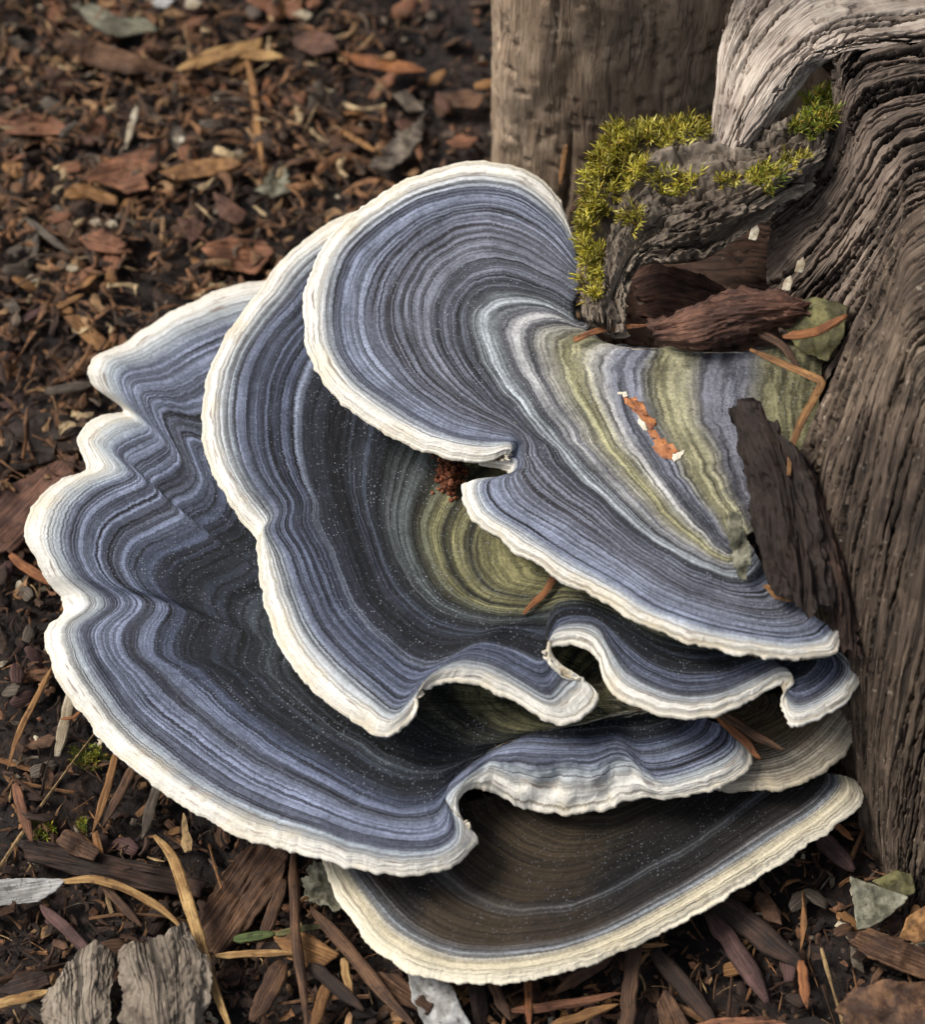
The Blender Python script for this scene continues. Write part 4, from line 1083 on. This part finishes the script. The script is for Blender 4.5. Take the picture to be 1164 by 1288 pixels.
# ------------------------------------------------------------------ litter on the ground, traced one by one
F, S = flake, stick
F('wood_chip', 'bright straw-coloured splintered chip near the top left', 'chip', [(222,88),(238,74),(268,60),(330,48),(328,60),(278,76),(250,86)], 30, 'straw', 5, layers=3)
F('wood_chip', 'narrow straw-coloured chip touching the top of the upright twig', 'chip', [(300,72),(320,62),(345,64),(358,72),(330,76)], 32, 'straw', 4)
S('twig', 'brown twig pointing down from the straw-coloured chips', 'twig', [(311,76),(320,120),(324,165),(331,216)], 11, 30, 'tan')
S('wood_splinter', 'short amber splinter right of the long upright twig', 'splinter', [(338,98),(334,118),(342,144)], 12, 24, 'orange')
F('bark_chip', 'broad orange-brown bark chip in the mulch at upper left', 'chip', [(104,226),(125,205),(178,187),(202,192),(200,210),(182,222),(188,238),(160,243),(132,232)], 26, 'rust', 7, layers=3)
F('bark_chip', 'slim tan chip just below the broad orange-brown chip', 'chip', [(90,232),(112,233),(148,248),(148,258),(128,256),(100,242)], 30, 'tan', 5)
F('wood_chip', 'long tan chip with dark pits right of the broad orange chip', 'chip', [(200,216),(240,202),(290,197),(306,207),(262,221),(222,227)], 28, 'tan', 6, fibre=False)
S('twig', 'pale upright twig above the broad orange-brown chip', 'twig', [(172,134),(165,160),(158,188)], 10, 28, 'pale')
S('twig', 'straight grey twig at the left above the splintery rust heap', 'twig', [(34,275),(60,297),(90,320)], 11, 26, 'grey')
F('bark_chip', 'splintery rust chip beside the straight grey twig', 'chip', [(98,300),(128,288),(150,300),(168,318),(140,318),(112,314)], 26, 'rust', 6, layers=4)
F('bark_chip', 'small red-brown chip above the large rust piece', 'chip', [(222,276),(245,272),(260,284),(250,300),(240,306)], 26, 'redbark', 6)
F('bark_chip', 'large rust-red bark piece next to the pale fungus edge', 'chip', [(250,310),(290,298),(335,303),(345,318),(322,345),(276,338)], 26, 'rust', 7, layers=3)
F('bark_chip', 'dark red triangular chip above the large rust piece', 'chip', [(268,240),(290,252),(312,268),(300,285),(275,272)], 24, 'redbark', 6)
S('twig', 'tan twig alone in the dark soil behind the top bracket', 'twig', [(428,164),(455,180),(482,196)], 9, 26, 'tan')
F('lichen_flake', 'grey-green lichen scrap at the foot of the upright twig', 'lichen', [(322,240),(335,222),(350,206),(362,220),(368,240),(345,248)], 24, 'lichen', 4, fibre=False)
F('lichen_flake', 'dim grey lichen scrap in the shade behind the top bracket', 'lichen', [(462,210),(488,180),(518,158),(534,140),(530,175),(505,205),(480,218)], 24, 'grey', 4, fibre=False)
F('bark_chip', 'small grey chip above the dim lichen scrap', 'chip', [(495,120),(512,112),(535,138),(515,142)], 24, 'grey', 4)
F('bark_chip', 'brown chip in the dark beside the stump base', 'chip', [(562,178),(580,168),(602,174),(590,186),(570,186)], 26, 'rust', 5)
F('bark_chip', 'long dim amber chip in the dark upper middle', 'chip', [(430,66),(470,70),(520,80),(538,90),(500,92),(450,82)], 26, 'orange', 5)
F('bark_chip', 'broad dim brown chip left of the amber chip', 'chip', [(368,55),(385,35),(420,45),(426,62),(395,70)], 26, 'redbark', 6)
F('bark_chip', 'tan chip by the stump edge below the dark corner', 'chip', [(560,118),(590,112),(612,120),(600,136),(572,134)], 26, 'brown', 6)
F('wood_chip', 'small cream chip near the top edge left of the dark corner', 'chip', [(366,18),(380,12),(394,18),(388,25)], 30, 'pale', 4)
F('wood_chip', 'cream wood scrap at the very top edge', 'chip', [(228,2),(244,-4),(256,4),(246,12),(234,10)], 28, 'pale', 5)
F('bark_chip', 'frayed grey-tan bark chunk at the top left edge', 'chip', [(92,6),(118,4),(150,22),(185,24),(200,38),(150,46),(118,34)], 26, 'lichen', 8, layers=5)
F('bark_chip', 'frayed brown bark heap below the grey-tan chunk', 'chip', [(68,42),(95,40),(130,55),(190,75),(225,90),(160,92),(110,80),(70,62)], 24, 'brown', 9, layers=6)
F('bark_slab', 'long rust-red bark slab at the left edge', 'bark', [(-10,150),(30,140),(70,148),(92,165),(60,170),(10,168)], 24, 'rust', 9, layers=5)
F('wood_chip', 'silvery chip at the top edge above the straw chips', 'chip', [(188,2),(205,-4),(220,0),(210,10),(196,9)], 30, 'silver', 4)
for (x, y, lab) in ((120, 279, 'tiny cream chip left of a second tiny one'), (140, 281, 'tiny cream chip right of a second tiny one'), (90, 337, 'tiny white chip above the left cream splinters'), (225, 175, 'tiny white chip above the long pitted chip'), (40, 350, 'tiny cream chip low in the left mulch')):
    F('wood_chip', lab, 'chip', [(x - 8, y + 1), (x - 2, y - 5), (x + 7, y - 3), (x + 8, y + 3), (x, y + 5)], 28, 'pale', 3)
F('wood_splinter', 'grey-tan split wood piece poking from under the left scalloped edge', 'splinter', [(80,398),(98,395),(120,415),(142,432),(126,444),(104,425)], 26, 'tan', 7, layers=4)
S('wood_splinter', 'small orange-tan splinter above the grey-tan split piece', 'splinter', [(72,388),(90,378),(106,370)], 10, 26, 'tan')
S('twig', 'grey split twig pointing at the left scallop notch', 'twig', [(56,493),(90,488),(122,483)], 14, 26, 'grey')
F('bark_slab', 'smooth red-brown bark slab at the left edge below the split twig', 'bark', [(-15,625),(35,600),(70,580),(96,572),(88,610),(60,655),(20,690),(-15,700)], 22, 'redbark', 10)
S('wood_splinter', 'orange sliver sticking out left of the largest bracket', 'splinter', [(12,698),(40,718),(70,738)], 15, 28, 'orange')
S('pine_needle', 'thin brown needle leaning at the left edge of the largest bracket', 'needle', [(66,838),(45,880),(26,915),(8,968)], 9, 30, 'tan')
S('twig', 'thick cream stick pointing down from the largest bracket', 'twig', [(90,872),(80,915),(72,952)], 15, 30, 'pale', taper=(.9, .5))
S('pine_needle', 'thin curled orange needle crossing the cream stick', 'needle', [(76,904),(92,902),(106,888)], 5, 42, 'orange')
S('pine_needle', 'left of two crossed tan needles under the white margin', 'needle', [(148,938),(140,975),(122,1030),(115,1048)], 12, 30, 'tan')
S('pine_needle', 'right of two crossed tan needles under the white margin', 'needle', [(170,958),(150,1000),(128,1040)], 14, 34, 'brown')
S('pine_needle', 'flat grey-green needle under the white margin', 'needle', [(200,982),(192,1010),(178,1055)], 16, 32, 'grey', flat=.3)
S('twig', 'rust stick standing near the left edge', 'twig', [(18,985),(28,1020),(40,1058)], 13, 26, 'rust')
F('bark_slab', 'long dark bark strip running under the curved blade', 'bark', [(22,1056),(60,1058),(140,1076),(215,1092),(262,1110),(250,1128),(180,1118),(90,1098),(36,1080)], 26, 'dark', 12, layers=5)
F('bark_chip', 'brown chunk resting on the long dark bark strip', 'chip', [(70,1058),(82,1042),(100,1048),(126,1070),(118,1082),(88,1074)], 36, 'brown', 9)
F('grass_blade', 'silvery white flat blade tip at the left edge', 'grass', [(-15,1106),(40,1104),(86,1105),(70,1120),(48,1134),(-15,1140)], 44, 'silver', 3, rough=1.5, tilt=(0, -.2))
S('grass_blade', 'curved tan blade arching right from the silvery tip', 'grass', [(78,1108,2),(125,1107,12),(175,1126,8),(210,1148,2),(236,1175,-6)], 12, 44, 'straw', flat=.35)
S('grass_blade', 'brown withered blade under the arching tan one', 'grass', [(128,1112,0),(150,1135,0),(178,1165,-4)], 12, 36, 'brown', flat=.35)
S('pine_needle', 'long tan needle running to the bottom edge at left', 'needle', [(194,1050,16),(212,1070,14),(238,1140,8),(260,1215,4),(290,1292,2)], 17, 46, 'straw', flat=.4, taper=(.3, .3))
S('pine_needle', 'purple-brown needle left of the grey bark flakes', 'needle', [(50,1137),(85,1170),(124,1214)], 16, 36, 'purple', flat=.4, taper=(.2, .8))
bark_sheet('bark_flake', 'left of two grey rough bark flakes at the bottom left', [[(58,1246,40),(54,1275,44),(62,1310,44)], [(84,1208,48),(84,1255,54),(88,1310,52)], [(118,1190,50),(112,1245,56),(114,1310,54)], [(146,1194,42),(140,1250,48),(136,1310,46)]], 'grey', thick=5, layers=3, rough=7, torn=9, fibre=False, mat=bark_m)
bark_sheet('bark_flake', 'right of two grey rough bark flakes at the bottom left', [[(146,1202,58),(152,1250,60),(156,1310,58)], [(172,1184,68),(182,1240,74),(188,1310,70)], [(206,1176,72),(216,1235,78),(220,1310,72)], [(234,1160,70),(244,1215,74),(244,1305,66)], [(252,1196,60),(264,1240,62),(256,1300,56)]], 'grey', thick=6, layers=3.5, rough=8, torn=9, fibre=False, mat=bark_m)
S('twig', 'straw stick entering at the lower left edge', 'twig', [(-12,1266),(30,1254),(66,1246)], 12, 40, 'straw')
F('bark_chunk', 'brown bark chunk under the white margin beside the twig', 'bark', [(252,1150),(275,1105),(305,1068),(345,1056),(362,1070),(355,1110),(318,1160),(278,1200),(255,1195)], 28, 'brown', 16, layers=4, rough=6)
F('bark_chip', 'dark slate chip at the lower left edge', 'chip', [(-5,1248),(22,1224),(56,1220),(64,1236),(30,1252)], 28, 'dark', 8)
S('twig', 'long vertical brown twig under the front white margin', 'twig', [(370,1066,4),(370,1120,8),(372,1180,8),(380,1230,4),(386,1296,2)], 13, 44, 'brown', flat=.9, groove=0)
S('twig', 'tilted brown stick left of the long vertical twig', 'twig', [(358,1105),(342,1150),(324,1196)], 16, 34, 'brown')
S('grass_blade', 'short green blade piece near the long vertical twig', 'grass', [(294,1181),(318,1178),(346,1173)], 13, 42, 'green', flat=.4)
S('grass_blade', 'olive continuation of a blade behind the vertical twig', 'grass', [(346,1175),(380,1168),(412,1164)], 10, 40, 'olive', flat=.4)
S('pine_needle', 'light straw needle lying level across the vertical twig', 'needle', [(268,1202),(310,1200),(350,1198),(385,1200)], 10, 50, 'straw')
F('lichen_flake', 'fan of grey frilled lichen left of the lowest bracket', 'lichen', [(376,1100),(392,1088),(412,1086),(428,1104),(436,1135),(428,1146),(402,1138),(384,1124)], 60, 'lichen', 4, fibre=False, rough=5)
S('pine_needle', 'broad brown needle running down from the lowest bracket edge', 'needle', [(392,1142,6),(430,1185,6),(475,1240,4),(522,1294,0)], 18, 46, 'brown', flat=.4, taper=(.3, .3))
F('bark_chip', 'torn tan chip crossed by the vertical twig', 'chip', [(340,1172),(365,1165),(400,1180),(428,1200),(400,1222),(362,1205)], 34, 'tan', 6, layers=3)
S('twig', 'dark split twig below the torn tan chip', 'twig', [(388,1214),(420,1238),(458,1272)], 17, 40, 'dark')
S('twig', 'thick dark brown stick at the bottom left of the vertical twig', 'twig', [(356,1208),(338,1248),(318,1284)], 26, 34, 'brown')
S('wood_splinter', 'tan splinter standing at the bottom edge by the vertical twig', 'splinter', [(410,1238),(402,1268),(394,1298)], 17, 38, 'tan')
S('wood_splinter', 'pointed tan splinter between the broad needle and dark twig', 'splinter', [(432,1205),(436,1228),(444,1252)], 12, 40, 'straw')
F('bark_flake', 'pale grey bark scrap below the lowest bracket', 'bark', [(512,1215),(548,1218),(570,1240),(580,1265),(598,1300),(540,1300),(520,1260)], 34, 'silver', 7, fibre=False, rough=5)
F('bark_chip', 'brown chip left of the pale grey scrap', 'chip', [(470,1222),(500,1225),(545,1262),(538,1276),(505,1262)], 34, 'brown', 8, layers=3)
S('twig', 'vertical grey-brown stick below the middle of the lowest bracket', 'twig', [(798,1180),(794,1230),(789,1296)], 19, 44, 'brown', taper=(.9, .9))
S('wood_splinter', 'vivid orange upright splinter at the bottom middle', 'splinter', [(664,1222),(665,1255),(667,1296)], 11, 42, 'orange')
S('pine_needle', 'brown needle left of the vivid orange splinter', 'needle', [(618,1228),(628,1255),(642,1284)], 15, 40, 'brown')
S('pine_needle', 'brown needle slanting up to the vertical stick', 'needle', [(772,1200),(735,1225),(694,1252)], 18, 36, 'brown')
S('pine_needle', 'rusty needle lying level left of the vertical stick', 'needle', [(640,1272),(715,1262),(786,1248)], 13, 40, 'rust')
S('pine_needle', 'tan needle along the bottom edge left of the vertical stick', 'needle', [(690,1292),(740,1275),(780,1262)], 14, 38, 'tan')
S('wood_splinter', 'thin tan splinter right of the vertical stick top', 'splinter', [(806,1190),(825,1188),(842,1188)], 7, 44, 'tan')
F('bark_chip', 'curled brown chip at the bottom right of the vertical stick', 'chip', [(826,1262),(838,1243),(850,1258),(868,1288),(848,1300),(832,1296)], 38, 'brown', 6)
S('twig', 'thick dark stick running down right under the lowest bracket', 'twig', [(885,1120),(945,1165),(1012,1218)], 32, 26, 'dark')
S('twig', 'dark red stick below the thick dark one', 'twig', [(892,1148),(930,1200),(965,1262)], 24, 24, 'purple')
S('twig', 'dark slanting stick at the bottom edge right of the curled chip', 'twig', [(822,1195),(865,1245),(905,1296)], 22, 26, 'dark')
S('wood_splinter', 'upright orange splinter at the tip of the thick dark stick', 'splinter', [(1008,1208),(1012,1235),(1015,1268)], 15, 40, 'orange')
S('wood_splinter', 'orange needle tip under the right end of the lowest bracket', 'splinter', [(1048,1034),(1062,1046),(1074,1057)], 10, 40, 'orange')
S('twig', 'short dark red stick under the right end of the lowest bracket', 'twig', [(1030,1050),(1055,1075),(1075,1095)], 24, 22, 'purple')
F('dead_leaf', 'pale grey-green torn leaf at the lower right', 'leaf', [(1070,1102),(1100,1112),(1145,1128),(1122,1150),(1095,1166),(1078,1168)], 46, 'lichen', 3, rough=4, fibre=False, tilt=(.1, -.2))
F('dead_leaf', 'brown leaf scrap behind the pale torn leaf', 'leaf', [(1098,1108),(1128,1094),(1148,1100),(1152,1122),(1135,1130)], 38, 'olive', 3, rough=4, fibre=False)
F('dead_leaf', 'yellowish leaf scrap at the lower right edge', 'leaf', [(1132,1178),(1142,1152),(1170,1135),(1175,1180),(1152,1186)], 40, 'tan', 3, rough=4, fibre=False)
F('bark_slab', 'brown bark piece across the lower right edge', 'bark', [(1068,1182),(1092,1166),(1130,1180),(1180,1198),(1180,1235),(1140,1222),(1092,1202)], 40, 'brown', 12, rough=6, layers=4)
F('bark_slab', 'rough brown bark lump in the bottom right corner', 'bark', [(1052,1268),(1072,1246),(1110,1232),(1180,1236),(1185,1305),(1075,1305)], 38, 'brown', 14, rough=7, fibre=False)
F('bark_chip', 'rusty chip on the bottom edge left of the corner lump', 'chip', [(868,1290),(900,1280),(960,1278),(1002,1290),(980,1310),(880,1310)], 34, 'rust', 7)
F('bark_chunk', 'dark mossy chunk at the left edge above the bark slab', 'bark', [(-15,520),(40,512),(92,525),(110,548),(85,572),(30,590),(-15,600)], 16, 'black', 18, rough=9, fibre=False)

# ------------------------------------------------------------------ scattered chips and the mulch mass
ICO_T = (1 + 5 ** .5) / 2
ICO = np.array([(-1,ICO_T,0),(1,ICO_T,0),(-1,-ICO_T,0),(1,-ICO_T,0),(0,-1,ICO_T),(0,1,ICO_T),(0,-1,-ICO_T),(0,1,-ICO_T),(ICO_T,0,-1),(ICO_T,0,1),(-ICO_T,0,-1),(-ICO_T,0,1)]) / 1.902
ICF = np.array([(0,11,5),(0,5,1),(0,1,7),(0,7,10),(0,10,11),(1,5,9),(5,11,4),(11,10,2),(10,7,6),(7,1,8),(3,9,4),(3,4,2),(3,2,6),(3,6,8),(3,8,9),(4,9,5),(2,4,11),(6,2,10),(8,6,7),(9,8,1)])
def rots(n, tilt):
    a = RNG.uniform(0, 2 * math.pi, n); bx = RNG.normal(0, tilt, n); by = RNG.normal(0, tilt, n)
    ca, sa, cx, sx, cy, sy = np.cos(a), np.sin(a), np.cos(bx), np.sin(bx), np.cos(by), np.sin(by)
    z, o = np.zeros(n), np.ones(n)
    Rz = np.stack([ca, -sa, z, sa, ca, z, z, z, o], -1).reshape(n, 3, 3)
    Rx = np.stack([o, z, z, z, cx, -sx, z, sx, cx], -1).reshape(n, 3, 3)
    Ry = np.stack([cy, z, sy, z, o, z, -sy, z, cy], -1).reshape(n, 3, 3)
    return Rx @ Ry @ Rz
def scatter(name, label, n, size, spread, aniso, mat, lift, xr=(-1000, 1000), yr=(-900, 1300), tilt=0.45, kind='stuff', smooth=False):
    x = RNG.uniform(*xr, n); y = RNG.uniform(*yr, n)
    s = np.exp(RNG.normal(math.log(size), spread, n))
    B = ICO[None] * RNG.uniform(0.6, 1.25, (n, 12, 3))
    B = B * (s[:, None] * np.array(aniso)[None] * RNG.uniform(.7, 1.3, (n, 3)))[:, None, :]
    B = np.einsum('nij,nkj->nki', rots(n, tilt), B)
    z = ground_z(x, y) - 8 + np.minimum(s, 18) * RNG.uniform(0.0, lift, n)
    B = B + np.stack([x, y, z], -1)[:, None, :]
    f = (ICF[None] + (np.arange(n) * 12)[:, None, None]).reshape(-1, 3)
    o = mesh_obj(name, B.reshape(-1, 3), f, mat, smooth=smooth)
    tag(o, label, 'mulch', kind=kind)
    return o
m_crumb = island_material('mulch_crumbs', [(0, lin(28, 21, 19)), (.22, lin(48, 36, 30)), (.42, lin(74, 56, 46)), (.58, lin(100, 74, 56)), (.72, lin(126, 90, 66)), (.82, lin(92, 76, 64)), (.90, lin(150, 116, 82)), (.955, lin(128, 116, 100)), (.985, lin(196, 184, 158))])
m_fibre = island_material('mulch_fibres', [(0, lin(70, 48, 34)), (.3, lin(110, 80, 54)), (.55, lin(54, 40, 32)), (.75, lin(142, 102, 66)), (.9, lin(166, 138, 98))])
scatter('soil_crumbs', 'dark crumbs of soil and rotted bark between the chips', 19000, 4.6, .55, (1, .6, .34), m_crumb, 1.2)
scatter('mulch_fragments', 'mixed brown bark fragments covering the ground', 3600, 11.0, .5, (1, .42, .16), m_crumb, 1.5)
def strips(name, label, n, length, width, mat, xr, yr, lift=(2, 20), curve=0.5, seg=5):
    x = RNG.uniform(*xr, n); y = RNG.uniform(*yr, n)
    L = np.exp(RNG.normal(math.log(length), .4, n)); Wd = np.exp(RNG.normal(math.log(width), .45, n))
    t = np.linspace(-.5, .5, seg)
    cv = RNG.normal(0, curve, n); cz = RNG.normal(0, curve * .6, n); tw = RNG.normal(0, .7, n)
    X = L[:, None] * t[None]; Yc = cv[:, None] * L[:, None] * t[None] ** 2; Zc = -np.abs(cz)[:, None] * L[:, None] * t[None] ** 2
    wv = Wd[:, None] * RNG.uniform(.35, 1.15, (n, seg)) * .5
    an = tw[:, None] * t[None] * 2 + RNG.normal(0, .4, (n, 1))
    oy, oz = np.cos(an) * wv, np.sin(an) * wv
    th = np.minimum(Wd * .22, 2.0)[:, None]
    rows = [np.stack([X, Yc - oy, Zc - oz], -1), np.stack([X, Yc, Zc + th], -1), np.stack([X, Yc + oy, Zc + oz], -1), np.stack([X, Yc, Zc - th], -1)]
    Bq = np.stack(rows, 2).reshape(n, seg * 4, 3)
    Bq = np.einsum('nij,nkj->nki', rots(n, .22), Bq)
    Bq = Bq + np.stack([x, y, ground_z(x, y) + RNG.uniform(*lift, n)], -1)[:, None, :]
    base = gridfaces_closed(seg, 4)
    o = mesh_obj(name, Bq.reshape(-1, 3), (base[None] + (np.arange(n) * seg * 4)[:, None, None]).reshape(-1, 4), mat, smooth=False)
    return tag(o, label, 'mulch', kind='stuff')
m_shred = island_material('bark_shreds', [(0, lin(118, 86, 62)), (.22, lin(84, 64, 50)), (.42, lin(146, 106, 74)), (.6, lin(62, 48, 40)), (.76, lin(162, 128, 92)), (.88, lin(108, 94, 80)), (.96, lin(190, 166, 128))], noise=420)
strips('bark_shreds', 'frayed rust-brown shredded bark over the mulch at the upper left', 2600, 34, 8, m_shred, (-900, -120), (150, 1250), (2, 30), .6)
strips('bark_shreds', 'brown shreds of bark and grass over the soil at the front', 2600, 22, 4.5, m_fibre, (-900, 1000), (-850, 250), (0, 18), .4)
strips('bark_shreds', 'dark rotted bark shreds over the soil at the front', 3200, 18, 6, m_crumb, (-900, 1000), (-850, 300), (0, 14), .5)
strips('needle_litter', 'brown fallen needles strewn over the soil at the bottom', 170, 90, 7, m_fibre, (-650, 750), (-850, -250), (6, 26), .12)
scatter('mulch_fibres', 'thin wood fibres and needle bits in the mulch', 2000, 15.0, .4, (1, .10, .08), m_fibre, 1.2, tilt=.3)

chip_bases = {}
def chip_base(key, v):
    k = (key, v)
    if k not in chip_bases:
        n = 16
        a = np.linspace(0, 2 * math.pi, n, endpoint=False)
        r = 1 + 0.35 * fbm(np.cos(a) * 1.2 + v * 7, np.sin(a) * 1.2, v * 3.3, 3)
        ring = np.stack([np.cos(a) * r, np.sin(a) * r * .55, 0 * a], -1)
        lv = [ring * .55 + [0, 0, -.10], ring + [0, 0, -.05], ring * .96 + [0, 0, .05], ring * .6 + [0, 0, .12]]
        lv = [q + np.stack([0 * a, 0 * a, .07 * fbm(q[:, 0] * 2, q[:, 1] * 3, v + i, 3)], -1) for i, q in enumerate(lv)]
        V = np.vstack(lv + [[[0, 0, -.1]], [[0, 0, .13]]])
        fc = []
        for l in range(3):
            for i in range(n): fc.append((l * n + i, l * n + (i + 1) % n, (l + 1) * n + (i + 1) % n, (l + 1) * n + i))
        fc += [(4 * n, (i + 1) % n, i) for i in range(n)] + [(4 * n + 1, 3 * n + i, 3 * n + (i + 1) % n) for i in range(n)]
        me_o = mesh_obj('bark_chip', V, fc, litter(key), uv=V[:, :2] * 22 * P)
        chip_bases[k] = me_o.data
        bpy.data.objects.remove(me_o)
    return chip_bases[k]
WORD = {'rust': 'rust-brown', 'brown': 'mid-brown', 'dark': 'dark brown', 'redbark': 'red-brown', 'tan': 'tan', 'grey': 'greyish', 'purple': 'purple-brown', 'orange': 'amber'}
REG = [((0, 0, 330, 190), 'in the blurred mulch of the top left corner', 46), ((0, 190, 250, 360), 'in the mulch left of the pale fungus edges', 34),
       ((330, 0, 615, 200), 'in the dark soil behind the top bracket', 22), ((0, 340, 110, 640), 'at the left edge beside the scalloped bracket', 16),
       ((0, 700, 60, 1060), 'in the strip left of the largest bracket', 14), ((40, 960, 380, 1288), 'on the dark soil at the bottom left', 26),
       ((380, 1180, 820, 1288), 'among the needles at the bottom middle', 18), ((820, 1090, 1164, 1288), 'in the dark litter at the bottom right', 22)]
CUT = {'in', 'at', 'near', 'beside', 'below', 'above', 'touching', 'right', 'left', 'lying', 'running', 'alone', 'behind', 'by', 'next', 'with', 'pointing', 'under', 'standing', 'sticking',
       'leaning', 'crossing', 'resting', 'arching', 'entering', 'poking', 'just', 'across', 'along', 'between', 'crossed', 'on', 'slanting', 'against', 'tucked', 'hanging', 'low', 'of', 'from'}
def short(label):
    w = label.split(); k = 1
    while k < len(w) and (w[k] not in CUT) and k < 7: k += 1
    return ' '.join(w[:k])
SHORTS = {}
for lb, x, y in LAND: SHORTS.setdefault(short(lb), []).append((x, y))
SHORTS = [(k, v[0]) for k, v in SHORTS.items() if len(v) == 1 and len(k.split()) >= 3]
used_labels = set()
for (x0, y0, x1, y1), where, n in REG:
    keys = ['rust', 'rust', 'brown', 'redbark', 'tan', 'grey'] if y0 < 340 else ['brown', 'dark', 'dark', 'purple', 'grey', 'tan']
    for i in range(n):
        key = keys[int(RNG.integers(len(keys)))]
        px, py = float(RNG.uniform(x0, x1)), float(RNG.uniform(y0, y1))
        w = on_ground(px, py, RNG.uniform(4, 18))
        s = float(RNG.uniform(12, 30)) if y0 < 300 else float(RNG.uniform(9, 22)); va = int(RNG.integers(5))
        ro = (float(RNG.normal(0, .35)), float(RNG.normal(0, .35)), float(RNG.uniform(0, 6.28)))
        near = sorted(SHORTS, key=lambda q: (q[1][0] - px) ** 2 + (q[1][1] - py) ** 2)[:3]
        lab = None
        for nm, (lx, ly) in near:
            dx, dy = px - lx, py - ly
            side = ('just right of' if dx > 0 else 'just left of') if abs(dx) > abs(dy) else ('just below' if dy > 0 else 'just above')
            size = 'large' if s > 20 else 'small' if s < 14 else 'medium'
            t = '%s %s bark chip %s the %s' % (size, WORD[key], side, nm)
            if t not in used_labels: lab = t; break
        if lab is None: continue
        used_labels.add(lab)
        o = bpy.data.objects.new('bark_chip', chip_base(key, va))
        col.objects.link(o)
        o.location = Vector(w * P); o.scale = (s, s, s); o.rotation_euler = ro
        tag(o, lab, 'chip', 'bark chips ' + where, 'thing')

def ground_moss(cx, cy, rx, ry, n, lab):
    sp = []
    for _ in range(n):
        a = RNG.uniform(0, 6.28); r = math.sqrt(RNG.uniform())
        sp.append((on_ground(cx + rx * r * math.cos(a), cy + ry * r * math.sin(a), 6.0), np.array([0, 0, 1.0])))
    tag(moss('ground_moss', sp, moss_g, L=(8, 15)), lab, 'moss', kind='stuff')
ground_moss(112, 955, 26, 14, 60, 'small green moss patch beside the cream stick')
ground_moss(52, 1045, 16, 12, 26, 'sparse green moss near the rust stick')
ground_moss(104, 1042, 9, 9, 14, 'bright green moss speck above the dark bark strip')
